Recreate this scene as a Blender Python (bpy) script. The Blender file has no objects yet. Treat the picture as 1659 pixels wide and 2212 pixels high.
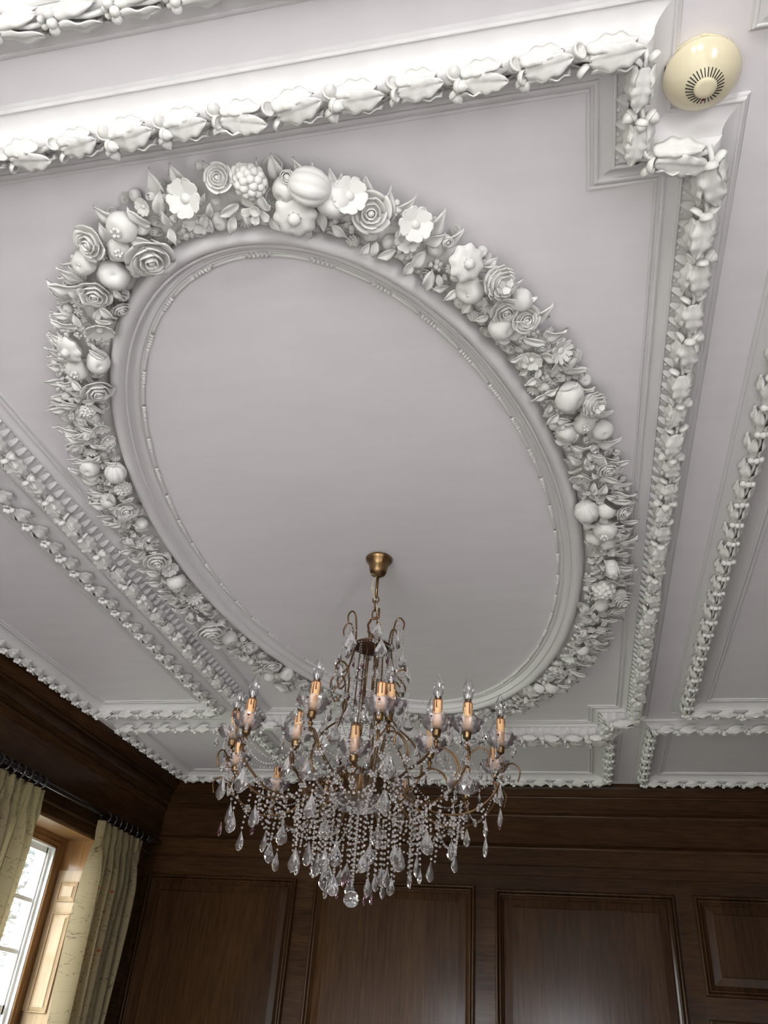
import bpy, bmesh, math, random
from mathutils import Vector, Matrix
from math import sin, cos, pi, radians as R
random.seed(11)
S = bpy.context.scene
COL = S.collection
H = 1.55            # eye to ceiling
ZC = 3.15           # ceiling height

# ---------------------------------------------------------------- camera
cam_d = bpy.data.cameras.new('camera'); cam = bpy.data.objects.new('camera', cam_d); COL.objects.link(cam)
cam_d.sensor_fit = 'HORIZONTAL'; cam_d.sensor_width = 36.0; cam_d.lens = 36.0 * 1763.5 / 1659
cam_d.clip_start = 0.02
pit, rol, yaw = 0.589615, 0.08136, 0.248908
rt = Vector((cos(yaw), sin(yaw), 0)); fw = Vector((-sin(yaw) * cos(pit), cos(yaw) * cos(pit), sin(pit))); up = rt.cross(fw)
r2 = cos(rol) * rt + sin(rol) * up; u2 = -sin(rol) * rt + cos(rol) * up
mw = Matrix((r2, u2, -fw)).transposed().to_4x4(); mw.translation = (0, 0, 1.6); cam.matrix_world = mw
S.camera = cam

# ---------------------------------------------------------------- world, daylight, exposure
wd = bpy.data.worlds.new('World'); S.world = wd; wd.use_nodes = True
wt = wd.node_tree; bg = wt.nodes['Background']; bg.inputs[1].default_value = 30.0      # bright overcast sky above, darker ground below the horizon
tcw = wt.nodes.new('ShaderNodeTexCoord'); sxw = wt.nodes.new('ShaderNodeSeparateXYZ'); rpw = wt.nodes.new('ShaderNodeValToRGB'); mrw = wt.nodes.new('ShaderNodeMapRange')
mrw.inputs[1].default_value = -1; mrw.inputs[2].default_value = 1
e = rpw.color_ramp.elements; e[0].position = 0.47; e[0].color = (0.37, 0.365, 0.375, 1); e[1].position = 0.53; e[1].color = (0.90, 0.94, 1.0, 1)
wt.links.new(tcw.outputs['Generated'], sxw.inputs[0]); wt.links.new(sxw.outputs[2], mrw.inputs[0]); wt.links.new(mrw.outputs[0], rpw.inputs[0]); wt.links.new(rpw.outputs[0], bg.inputs[0])
S.view_settings.view_transform = 'Standard'; S.view_settings.look = 'None'; S.view_settings.exposure = 0.86; S.view_settings.gamma = 1.0
try: S.view_settings.use_curve_mapping = False
except Exception: pass
def area(name, loc, rot, sx, sy, power, col):
    l = bpy.data.lights.new(name, 'AREA'); l.shape = 'RECTANGLE'; l.size = sx; l.size_y = sy; l.energy = power; l.color = col
    o = bpy.data.objects.new(name, l); COL.objects.link(o); o.location = loc; o.rotation_euler = rot
    return o
# daylight through the windows behind and beside the camera (each lamp fills its own window opening)
area('daylight_rear_window', (-0.25, -5.06, 1.55), (R(96), 0, 0), 1.1, 1.65, 34, (1.0, 0.985, 0.955))
area('daylight_rear_corner_window', (-2.0, -5.06, 1.55), (R(96), 0, 0), 0.9, 1.65, 26, (1.0, 0.985, 0.955))
area('daylight_right_window', (1.61, -1.2, 1.50), (R(80), 0, R(90)), 1.2, 1.6, 6, (0.97, 0.98, 1.0))
for k, (lc, rz, sx, sy) in enumerate((((-3.13, 4.228, 1.6), -90, .94, 1.88), ((-0.25, -5.19, 1.6), 0, 1.1, 1.7), ((-2.0, -5.19, 1.6), 0, .9, 1.7), ((-3.05, -1.4, 1.6), -90, .9, 1.7), ((1.71, -1.2, 1.575), 90, 1.2, 1.65))):
    area('sky_portal', lc, (R(90), 0, R(rz)), sx, sy, 1, (1, 1, 1)).data.cycles.is_portal = True     # guides sky sampling through each window opening
C = S.cycles
C.max_bounces = 9; C.diffuse_bounces = 4; C.glossy_bounces = 4; C.transmission_bounces = 7; C.transparent_max_bounces = 10
C.caustics_reflective = False; C.caustics_refractive = False; C.use_denoising = True; C.sample_clamp_indirect = 6.0

# ---------------------------------------------------------------- materials
def mat(name, col, rough=0.5, metal=0.0, **kw):
    m = bpy.data.materials.new(name); m.use_nodes = True
    b = m.node_tree.nodes['Principled BSDF']
    b.inputs['Base Color'].default_value = (*col, 1); b.inputs['Roughness'].default_value = rough; b.inputs['Metallic'].default_value = metal
    for k, v in kw.items():
        b.inputs[k.replace('_', ' ')].default_value = v
    return m
def N(m, typ, **kw):
    n = m.node_tree.nodes.new(typ)
    for k, v in kw.items(): setattr(n, k, v)
    return n
def L(m, a, b): m.node_tree.links.new(a, b)
def BS(m): return m.node_tree.nodes['Principled BSDF']
def noise_bump(m, scale, strength, dist=0.01, detail=3.0):
    tc = N(m, 'ShaderNodeTexCoord'); nz = N(m, 'ShaderNodeTexNoise'); bp = N(m, 'ShaderNodeBump')
    nz.inputs['Scale'].default_value = scale; nz.inputs['Detail'].default_value = detail
    bp.inputs['Strength'].default_value = strength; bp.inputs['Distance'].default_value = dist
    L(m, tc.outputs['Object'], nz.inputs['Vector']); L(m, nz.outputs['Fac'], bp.inputs['Height']); L(m, bp.outputs['Normal'], BS(m).inputs['Normal'])
    return tc
def ramp_noise(m, vecscale, scale, c1, c2, detail=4.0, p1=0.35, p2=0.65, coord='Object', extra=None):
    tc = N(m, 'ShaderNodeTexCoord'); mp = N(m, 'ShaderNodeMapping'); nz = N(m, 'ShaderNodeTexNoise'); rp = N(m, 'ShaderNodeValToRGB')
    mp.inputs['Scale'].default_value = vecscale; nz.inputs['Scale'].default_value = scale; nz.inputs['Detail'].default_value = detail
    rp.color_ramp.elements[0].color = (*c1, 1); rp.color_ramp.elements[1].color = (*c2, 1)
    rp.color_ramp.elements[0].position = p1; rp.color_ramp.elements[1].position = p2
    L(m, tc.outputs[coord], mp.inputs['Vector']); L(m, mp.outputs['Vector'], nz.inputs['Vector']); L(m, nz.outputs['Fac'], rp.inputs['Fac'])
    L(m, rp.outputs['Color'], BS(m).inputs['Base Color'])
    return rp, nz
M_CEIL = mat('ceiling_paint', (0.74, 0.72, 0.73), 0.62)
ramp_noise(M_CEIL, (1.2, 5, 1), 3.0, (0.735, 0.708, 0.726), (0.76, 0.735, 0.75), 5)
noise_bump(M_CEIL, 60, 0.05, 0.004, 5)
M_PLAS = mat('moulding_plaster', (0.70, 0.69, 0.685), 0.48)
noise_bump(M_PLAS, 160, 0.12, 0.003, 3)
M_ORN = mat('ornament_plaster', (0.70, 0.695, 0.67), 0.5)
noise_bump(M_ORN, 220, 0.15, 0.003, 2)
def wood(name, c1, c2, grain, rough=0.2, coat=0.025, spec=0.09):
    m = mat(name, c1, rough); b = BS(m); b.inputs['Coat Weight'].default_value = coat; b.inputs['Coat Roughness'].default_value = 0.12; b.inputs['Specular IOR Level'].default_value = spec
    rp, nz = ramp_noise(m, tuple(g * 2.6 for g in grain), 8.0, c1, c2, 9, 0.22, 0.80)
    tc = N(m, 'ShaderNodeTexCoord'); mp = N(m, 'ShaderNodeMapping'); n2 = N(m, 'ShaderNodeTexNoise'); mr = N(m, 'ShaderNodeMapRange'); mx = N(m, 'ShaderNodeMix', data_type='RGBA', blend_type='MULTIPLY')
    mp.inputs['Scale'].default_value = tuple(g * .45 for g in grain); n2.inputs['Scale'].default_value = 3.5; n2.inputs['Detail'].default_value = 2; mr.inputs[1].default_value = 0.3; mr.inputs[2].default_value = 0.7; mr.inputs[3].default_value = 0.68; mr.inputs[4].default_value = 1.2
    L(m, tc.outputs['Object'], mp.inputs['Vector']); L(m, mp.outputs['Vector'], n2.inputs['Vector']); L(m, n2.outputs['Fac'], mr.inputs[0]); mx.inputs[0].default_value = 1.0
    L(m, rp.outputs['Color'], mx.inputs[6]); L(m, mr.outputs[0], mx.inputs[7]); L(m, mx.outputs[2], b.inputs['Base Color'])
    bp = N(m, 'ShaderNodeBump'); bp.inputs['Strength'].default_value = 0.10; bp.inputs['Distance'].default_value = 0.003
    L(m, nz.outputs['Fac'], bp.inputs['Height']); L(m, bp.outputs['Normal'], b.inputs['Normal'])
    return m
OAK1, OAK2 = (0.027, 0.0125, 0.0053), (0.066, 0.0325, 0.0135)
M_WX = wood('oak_grain_along_x', OAK1, OAK2, (0.35, 4, 4))
M_WY = wood('oak_grain_along_y', OAK1, OAK2, (4, 0.35, 4))
M_WZ = wood('oak_grain_upright', OAK1, OAK2, (3.2, 3.2, 0.22))
M_WR = wood('oak_recess_lit', (0.20, 0.10, 0.038), (0.32, 0.17, 0.07), (3, 3, 0.3), 0.35, 0.3)  # same oak as the walls, strong window light put into its colour
M_WS = wood('oak_shutter_lit', (0.36, 0.25, 0.14), (0.50, 0.37, 0.23), (3, 3, 0.3), 0.42, 0.15)  # oak lightened further so the colour itself carries the window glare
M_WHITE = mat('white_window_paint', (0.78, 0.78, 0.77), 0.35)
M_FLOOR = mat('floor_boards', (0.30, 0.22, 0.15), 0.4)
ramp_noise(M_FLOOR, (6, 0.6, 1), 4, (0.52, 0.49, 0.465), (0.60, 0.565, 0.54))
M_BRASS = mat('aged_brass', (0.20, 0.125, 0.055), 0.34, 0.9)
ramp_noise(M_BRASS, (1, 1, 1), 30, (0.14, 0.085, 0.04), (0.27, 0.175, 0.08))
M_WIRE = mat('gilt_wire', (0.17, 0.095, 0.042), 0.32, 0.85)
M_PLATE = mat('rust_brown_plate', (0.085, 0.035, 0.018), 0.45, 0.4)
M_CORD = mat('cream_flex', (0.5, 0.44, 0.32), 0.5)
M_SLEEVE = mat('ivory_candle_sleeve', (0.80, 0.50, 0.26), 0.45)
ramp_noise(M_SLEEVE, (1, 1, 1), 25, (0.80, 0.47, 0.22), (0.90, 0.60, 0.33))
M_DRIP = mat('brown_wax_drip', (0.20, 0.075, 0.03), 0.4)
M_DARK = mat('black_rod_paint', (0.012, 0.010, 0.009), 0.18, 0.0)
M_SLOT = mat('dark_slot', (0.01, 0.01, 0.01), 0.7)
M_DET = mat('yellowed_cream_plastic', (0.70, 0.64, 0.45), 0.14)
M_LED = mat('red_lens', (0.30, 0.01, 0.01), 0.15)
def glass(name, col, rough, diffuse):
    m = bpy.data.materials.new(name); m.use_nodes = True; nt = m.node_tree; b = BS(m)
    b.inputs['Base Color'].default_value = (*col, 1); b.inputs['Roughness'].default_value = rough
    b.inputs['Transmission Weight'].default_value = 1.0 - diffuse; b.inputs['IOR'].default_value = 1.54
    return m
M_CRYS = glass('cut_crystal', (0.97, 0.97, 0.98), 0.0, 0.08)
M_BEAD = glass('clear_glass_bead', (0.66, 0.61, 0.59), 0.08, 0.40)
M_PURP = glass('amethyst_glass', (0.20, 0.06, 0.10), 0.02, 0.15)
def thin(name, tint, edge, body=0.0):
    m = bpy.data.materials.new(name); m.use_nodes = True; nt = m.node_tree; nt.nodes.remove(BS(m))
    out = nt.nodes['Material Output']; tr = N(m, 'ShaderNodeBsdfTransparent'); gl = N(m, 'ShaderNodeBsdfGlossy'); mx = N(m, 'ShaderNodeMixShader'); lw = N(m, 'ShaderNodeLayerWeight')
    mt = N(m, 'ShaderNodeMath', operation='MULTIPLY_ADD'); mt.inputs[1].default_value = edge; mt.inputs[2].default_value = 0.045
    tr.inputs[0].default_value = (*tint, 1); gl.inputs['Roughness'].default_value = 0.03; gl.inputs[0].default_value = (0.95, 0.95, 0.97, 1)
    lw.inputs[0].default_value = 0.35
    L(m, lw.outputs['Fresnel'], mt.inputs[0]); L(m, mt.outputs[0], mx.inputs[0]); L(m, tr.outputs[0], mx.inputs[1]); L(m, gl.outputs[0], mx.inputs[2]); 
    if body:   # slightly cloudy pressed glass
        df = N(m, 'ShaderNodeBsdfTranslucent'); d2 = N(m, 'ShaderNodeBsdfDiffuse'); ad = N(m, 'ShaderNodeMixShader'); m3 = N(m, 'ShaderNodeMixShader'); df.inputs[0].default_value = d2.inputs[0].default_value = (0.92, 0.90, 0.92, 1)
        L(m, df.outputs[0], ad.inputs[1]); L(m, d2.outputs[0], ad.inputs[2]); m3.inputs[0].default_value = body; L(m, mx.outputs[0], m3.inputs[1]); L(m, ad.outputs[0], m3.inputs[2]); L(m, m3.outputs[0], out.inputs[0])
    else: L(m, mx.outputs[0], out.inputs[0])
    return m
M_BULB = thin('bulb_glass', (0.97, 0.97, 0.97), 0.75)
M_PAN = thin('pressed_glass', (0.95, 0.93, 0.94), 0.9, 0.07)
M_PANE = thin('window_glass', (0.97, 0.985, 0.98), 0.6)
M_LEAFY = mat('tree_leaf', (0.10, 0.14, 0.09), 0.5); ramp_noise(M_LEAFY, (1, 1, 1), 3, (0.007, 0.013, 0.010), (0.024, 0.036, 0.033))
M_BARK = mat('bark', (0.12, 0.09, 0.06), 0.8)
M_STONE = mat('pale_outer_reveal', (0.75, 0.74, 0.72), 0.7)
def fabric():
    m = mat('cream_embroidered_fabric', (0.45, 0.38, 0.24), 0.85); b = BS(m); nt = m.node_tree
    uv = N(m, 'ShaderNodeUVMap'); mp = N(m, 'ShaderNodeMapping'); mp.inputs['Scale'].default_value = (1.5, 1.5, 1)
    nz = N(m, 'ShaderNodeTexNoise'); nz.inputs['Scale'].default_value = 7.0; nz.inputs['Detail'].default_value = 3.0; nz.inputs['Distortion'].default_value = 1.2
    L(m, uv.outputs[0], mp.inputs[0]); L(m, mp.outputs[0], nz.inputs['Vector'])
    s = N(m, 'ShaderNodeMath', operation='SUBTRACT'); s.inputs[1].default_value = 0.5; a = N(m, 'ShaderNodeMath', operation='ABSOLUTE'); l = N(m, 'ShaderNodeMath', operation='LESS_THAN'); l.inputs[1].default_value = 0.0055
    L(m, nz.outputs['Fac'], s.inputs[0]); L(m, s.outputs[0], a.inputs[0]); L(m, a.outputs[0], l.inputs[0])
    vo = N(m, 'ShaderNodeTexVoronoi'); vo.inputs['Scale'].default_value = 7.5; v2 = N(m, 'ShaderNodeMath', operation='LESS_THAN'); v2.inputs[1].default_value = 0.10
    L(m, mp.outputs[0], vo.inputs['Vector']); L(m, vo.outputs['Distance'], v2.inputs[0])
    vs = N(m, 'ShaderNodeTexVoronoi'); vs.inputs['Scale'].default_value = 17; v3 = N(m, 'ShaderNodeMath', operation='LESS_THAN'); v3.inputs[1].default_value = 0.10
    L(m, mp.outputs[0], vs.inputs['Vector']); L(m, vs.outputs['Distance'], v3.inputs[0])
    m1 = N(m, 'ShaderNodeMix', data_type='RGBA'); m1.inputs[6].default_value = (0.24, 0.19, 0.105, 1); m1.inputs[7].default_value = (0.10, 0.07, 0.04, 1)
    m2 = N(m, 'ShaderNodeMix', data_type='RGBA'); m2.inputs[7].default_value = (0.16, 0.10, 0.05, 1)
    m3 = N(m, 'ShaderNodeMix', data_type='RGBA'); m3.inputs[7].default_value = (0.24, 0.06, 0.022, 1)
    L(m, l.outputs[0], m1.inputs[0]); L(m, v3.outputs[0], m2.inputs[0]); L(m, m1.outputs[2], m2.inputs[6]); L(m, v2.outputs[0], m3.inputs[0]); L(m, m2.outputs[2], m3.inputs[6])
    L(m, m3.outputs[2], b.inputs['Base Color'])
    tl = N(m, 'ShaderNodeBsdfTranslucent'); mx = N(m, 'ShaderNodeMixShader'); mx.inputs[0].default_value = 0.3
    L(m, m3.outputs[2], tl.inputs[0]); L(m, b.outputs[0], mx.inputs[1]); L(m, tl.outputs[0], mx.inputs[2]); L(m, mx.outputs[0], nt.nodes['Material Output'].inputs[0])
    return m
M_FAB = fabric()

# ---------------------------------------------------------------- mesh helpers
def ico(sub):
    b = bmesh.new(); bmesh.ops.create_icosphere(b, subdivisions=sub, radius=1.0); b.verts.ensure_lookup_table()
    d = ([v.co.copy() for v in b.verts], [[v.index for v in f.verts] for f in b.faces]); b.free(); return d
ICO = {k: ico(k) for k in (1, 2, 3)}
class MB:
    def __init__(s): s.v = []; s.f = []; s.sm = []; s.uv = None
    def add(s, vs, fs, sm=True, M=None):
        o = len(s.v)
        s.v += [tuple(M @ Vector(p)) for p in vs] if M is not None else [tuple(p) for p in vs]
        s.f += [tuple(i + o for i in f) for f in fs]; s.sm += [sm] * len(fs); return s
    def box(s, x0, x1, y0, y1, z0, z1, M=None):
        vs = [(x, y, z) for z in (z0, z1) for y in (y0, y1) for x in (x0, x1)]
        return s.add(vs, [(0, 2, 3, 1), (4, 5, 7, 6), (0, 1, 5, 4), (2, 6, 7, 3), (0, 4, 6, 2), (1, 3, 7, 5)], False, M)
    def sph(s, c, r, sub=1, sc=(1, 1, 1), M=None, sm=True):
        V, F = ICO[sub]; vs = [(c[0] + p.x * r * sc[0], c[1] + p.y * r * sc[1], c[2] + p.z * r * sc[2]) for p in V]
        return s.add(vs, F, sm, M)
    def grid(s, rows, sm=True, M=None, closed=False):
        n = len(rows[0]); vs = [p for r in rows for p in r]; fs = []
        for i in range(len(rows) - 1):
            for j in range(n if closed else n - 1):
                k = (j + 1) % n; fs.append((i * n + j, i * n + k, (i + 1) * n + k, (i + 1) * n + j))
        return s.add(vs, fs, sm, M)
    def lathe(s, prof, n=24, M=None, sm=True, fn=None):
        rows = []
        for (r, z) in prof:
            rows.append([((r * (fn(2 * pi * j / n) if fn else 1)) * cos(2 * pi * j / n), (r * (fn(2 * pi * j / n) if fn else 1)) * sin(2 * pi * j / n), z) for j in range(n)])
        return s.grid(rows, sm, M, True)
    def tube(s, pts, r, n=6, closed=False, M=None, r1=None):
        P = [Vector(p) for p in pts]; m = len(P); rows = []; nrm = None
        for i in range(m):
            t = (P[(i + 1) % m] - P[i - 1]) if closed else (P[min(i + 1, m - 1)] - P[max(i - 1, 0)])
            t = t.normalized() if t.length > 1e-9 else Vector((0, 0, 1))
            if nrm is None: nrm = t.orthogonal().normalized()
            nrm = (nrm - t * nrm.dot(t)); nrm = nrm.normalized() if nrm.length > 1e-6 else t.orthogonal().normalized()
            b = t.cross(nrm); rr = r if r1 is None else r + (r1 - r) * i / (m - 1)
            rows.append([tuple(P[i] + (nrm * cos(2 * pi * j / n) + b * sin(2 * pi * j / n)) * rr) for j in range(n)])
        if closed: rows.append(rows[0])
        s.grid(rows, True, M, True)
        if not closed:
            o = len(s.v); s.v += [tuple(M @ P[0]) if M else tuple(P[0]), tuple(M @ P[-1]) if M else tuple(P[-1])]
            b0 = o - m * n
            for j in range(n):
                s.f.append((o, b0 + (j + 1) % n, b0 + j)); s.f.append((o + 1, o - n + j, o - n + (j + 1) % n)); s.sm += [True, True]
        return s
    def mesh(s, name, m):
        me = bpy.data.meshes.new(name); me.from_pydata(s.v, [], s.f); me.materials.append(m)
        me.polygons.foreach_set('use_smooth', s.sm); 
        if s.uv:
            ul = me.uv_layers.new(name='UVMap'); 
            for lp in me.loops: ul.data[lp.index].uv = s.uv[lp.vertex_index]
        me.update(); return me
    def build(s, name, m, parent=None, **kw): return link(name, s.mesh(name, m), parent, **kw)
def solid(me, t):
    b = bmesh.new(); b.from_mesh(me); bmesh.ops.recalc_face_normals(b, faces=b.faces); bmesh.ops.solidify(b, geom=b.faces[:], thickness=t); 
    for f in b.faces: f.smooth = True
    b.to_mesh(me); b.free(); return me
WORLD = {}
def link(name, me, parent=None, M=None, kind=None):
    o = bpy.data.objects.new(name, me); COL.objects.link(o)
    if M is not None: o.matrix_basis = M
    WORLD[o.name] = M if M is not None else Matrix.Identity(4)
    if parent is not None: o.parent = parent; o.matrix_parent_inverse = WORLD[parent.name].inverted()
    if kind: o['kind'] = kind
    return o
def tag(o, label, cat=None, group=None, kind=None):
    o['label'] = label
    if cat: o['category'] = cat
    if group: o['group'] = group
    if kind: o['kind'] = kind
    return o
def thing(name, label, cat, loc=(0, 0, 0), group=None):
    o = bpy.data.objects.new(name, None); o.empty_display_size = 0.05; COL.objects.link(o); o.location = loc; WORLD[o.name] = Matrix.Translation(loc)
    return tag(o, label, cat, group)
def bez(pts, n=8):   # catmull-rom through points
    P = [Vector(p) for p in pts]; out = []
    for i in range(len(P) - 1):
        a, b, c, d = P[max(i - 1, 0)], P[i], P[i + 1], P[min(i + 2, len(P) - 1)]
        for k in range(n):
            t = k / n; out.append(0.5 * ((2 * b) + (c - a) * t + (2 * a - 5 * b + 4 * c - d) * t * t + (3 * b - a - 3 * c + d) * t ** 3))
    out.append(P[-1]); return out
def frame_axes(n, hint):   # matrix whose z is n and x is near hint
    n = n.normalized(); x = hint - n * hint.dot(n); x = x.normalized() if x.length > 1e-6 else n.orthogonal().normalized(); y = n.cross(x)
    return Matrix((x, y, n)).transposed().to_4x4()
def signed(poly): return sum(poly[i][0] * poly[(i + 1) % len(poly)][1] - poly[(i + 1) % len(poly)][0] * poly[i][1] for i in range(len(poly)))
def offset(poly, s):     # axis-aligned CCW polygon pushed outward by s
    n = len(poly); out = []
    for i in range(n):
        a, b, c = poly[i - 1], poly[i], poly[(i + 1) % n]
        d1 = Vector((b[0] - a[0], b[1] - a[1])).normalized(); d2 = Vector((c[0] - b[0], c[1] - b[1])).normalized()
        n1 = Vector((d1.y, -d1.x)); n2 = Vector((d2.y, -d2.x)); out.append((b[0] + (n1.x + n2.x) * s, b[1] + (n1.y + n2.y) * s))
    return out
def joined(prof):   # close the small steps between the smooth runs of a profile
    out = []
    for i, ln in enumerate(prof):
        if i and prof[i - 1][-1] != ln[0]: out.append([prof[i - 1][-1], ln[0]])
        out.append(ln)
    return out
def sweep(mb, poly, prof, f3):   # prof: list of smooth polylines of (offset, drop); f3(x, y, drop) -> 3D
    n = len(poly)
    for line in joined(prof):
        rings = [[(q, d) for q in offset(poly, s)] for s, d in line]
        for i in range(n):
            k = (i + 1) % n
            mb.grid([[f3(*rg[i][0], rg[i][1]), f3(*rg[k][0], rg[k][1])] for rg in rings])
    return mb
def rect(x0, x1, y0, y1): return [(x0, y0), (x1, y0), (x1, y1), (x0, y1)]

# measured places (metres): wreath pieces, arms (angle, radius, height), crystal drops
WREATH=[('raspberry', -0.58, 0.93, 0.0346),('primrose', -0.594, 0.879, 0.0263),('bud', -0.496, 0.903, 0.0235),('melon', -0.448, 0.932, 0.0379),('apple', -0.508, 0.96, 0.029),('bellflower', -0.504, 1.012, 0.0416),
('daffodil', -0.586, 0.991, 0.0337),('primrose', -0.362, 0.955, 0.0398),('apple', -0.416, 1.0, 0.0351),('rose', -0.346, 1.035, 0.0353),('primrose', -0.721, 0.94, 0.0432),('primrose', -0.725, 1.003, 0.0303),
('pomegranate', -0.901, 0.991, 0.0329),('pomegranate', -0.938, 1.049, 0.0275),('rose', -0.864, 1.058, 0.0442),('rose', -0.989, 1.018, 0.0336),('apple', -0.984, 1.114, 0.0339),('raspberry', -0.934, 1.116, 0.0185),
('apple', -1.042, 1.076, 0.027),('rose', -1.054, 1.152, 0.0335),('primrose', -0.836, 0.958, 0.0211),('bud', -0.806, 0.942, 0.0149),('bud', -0.778, 0.946, 0.0149),('rose', -1.027, 1.22, 0.0218),
('primrose', -1.1, 1.259, 0.0387),('apple', -1.173, 1.381, 0.0297),('pomegranate', -1.243, 1.4, 0.0288),('rose', -1.223, 1.469, 0.0359),('bellflower', -1.214, 1.322, 0.034),('rose', -0.645, 0.918, 0.025),
('bud', -0.777, 0.991, 0.0142),('raspberry', -1.303, 1.563, 0.024),('apple', -1.349, 1.516, 0.0119),('apple', -1.312, 1.521, 0.0105),('apple', -1.333, 1.524, 0.0106),('primrose', -1.301, 1.64, 0.026),
('apple', -1.374, 1.679, 0.014),('apple', -1.435, 1.821, 0.0279),('melon', -1.362, 1.852, 0.0295),('raspberry', -1.382, 1.939, 0.0273),('apple', -1.464, 2.008, 0.0249),('rose', -1.43, 2.059, 0.0284),
('primrose', -1.316, 1.702, 0.0224),('daisy', -1.389, 1.746, 0.02),('rose', -1.456, 2.367, 0.0361),('primrose', -1.444, 2.447, 0.0316),('apple', -1.456, 2.539, 0.0324),('daisy', -1.44, 2.681, 0.0316),
('rose', -1.457, 2.909, 0.0492),('apple', -1.431, 3.056, 0.0305),('rose', -1.371, 3.165, 0.0249),('rose', -1.334, 3.366, 0.0303),('apple', -1.295, 3.472, 0.0287),('apple', -1.388, 3.501, 0.0245),
('apple', -1.343, 3.492, 0.02),('rose', -1.351, 3.607, 0.0341),('daisy', -1.236, 3.553, 0.0313),('apple', -1.421, 2.164, 0.0195),('primrose', -1.447, 2.238, 0.0232),('bud', -1.447, 2.757, 0.019),
('rose', -1.361, 3.266, 0.0212),('primrose', -0.239, 1.059, 0.0392),('primrose', -0.284, 1.118, 0.0314),('bellflower', -0.167, 1.198, 0.0373),('artichoke', -0.084, 1.244, 0.0398),('apple', -0.161, 1.28, 0.0311),
('apple', -0.023, 1.321, 0.0247),('rose', -0.089, 1.349, 0.0296),('apple', -0.105, 1.404, 0.0303),('rose', -0.046, 1.389, 0.0277),('berries', -0.058, 1.449, 0.0159),('daisy', 0.032, 1.501, 0.0334),
('rose', 0.094, 1.517, 0.0253),('primrose', -0.034, 1.525, 0.0292),('apple', 0.049, 1.67, 0.0356),('artichoke', 0.12, 1.703, 0.0333),('pomegranate', 0.092, 1.795, 0.0268),('apple', 0.14, 1.831, 0.0258),
('apple', 0.048, 1.824, 0.0272),('bud', -0.203, 1.142, 0.0203),('berries', -0.288, 1.046, 0.0176),('primrose', 0.067, 1.948, 0.0189),('apple', 0.111, 1.953, 0.0121),('primrose', 0.081, 2.034, 0.0306),
('rose', 0.157, 2.008, 0.0246),('apple', 0.072, 2.112, 0.0114),('melon', 0.102, 2.213, 0.0323),('apple', 0.161, 2.226, 0.0264),('rose', 0.21, 2.25, 0.0221),('pomegranate', 0.158, 2.329, 0.0333),
('apple', 0.126, 2.386, 0.0263),('apple', 0.167, 2.428, 0.0234),('rose', 0.203, 2.382, 0.023),('bud', 0.179, 2.546, 0.0338),('raspberry', 0.158, 2.714, 0.0372),('artichoke', 0.215, 2.79, 0.0344),
('apple', 0.153, 2.867, 0.0264),('rose', 0.202, 2.92, 0.0249),('rose', 0.098, 2.901, 0.0232),('primrose', 0.111, 3.08, 0.0224),('rose', 0.154, 3.083, 0.026),('apple', 0.079, 3.269, 0.0254),
('primrose', 0.026, 3.347, 0.0279),('rose', 0.119, 3.385, 0.02),('apple', -0.058, 3.676, 0.028),('apple', -0.116, 3.697, 0.0239),('rose', -0.181, 3.712, 0.024),('daisy', -0.009, 3.485, 0.0227),
('primrose', 0.076, 1.907, 0.016),('daisy', 0.054, 1.732, 0.0176)]
ARMS=[('A', -127.5, 0.44, 2.36), ('B', -138.3, 0.44, 2.342), ('C', -96.0, 0.44, 2.374), ('E', 177.3, 0.44, 2.358), ('G', 146.8, 0.441, 2.338), ('H', -67.4, 0.441, 2.376), ('J', -48.7, 0.44, 2.358), ('K', -33.8, 0.44, 2.381), ('L', -7.0, 0.449, 2.4), ('N', 21.9, 0.44, 2.388), ('O', 48.1, 0.44, 2.364), ('P', 120.1, 0.44, 2.34), ('Q', 84.1, 0.441, 2.351), ('D', -112.6, 0.33, 2.335), ('M', -39.8, 0.331, 2.335), ('F', -80.9, 0.289, 2.3), ('I', -71.4, 0.468, 2.365)]
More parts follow.
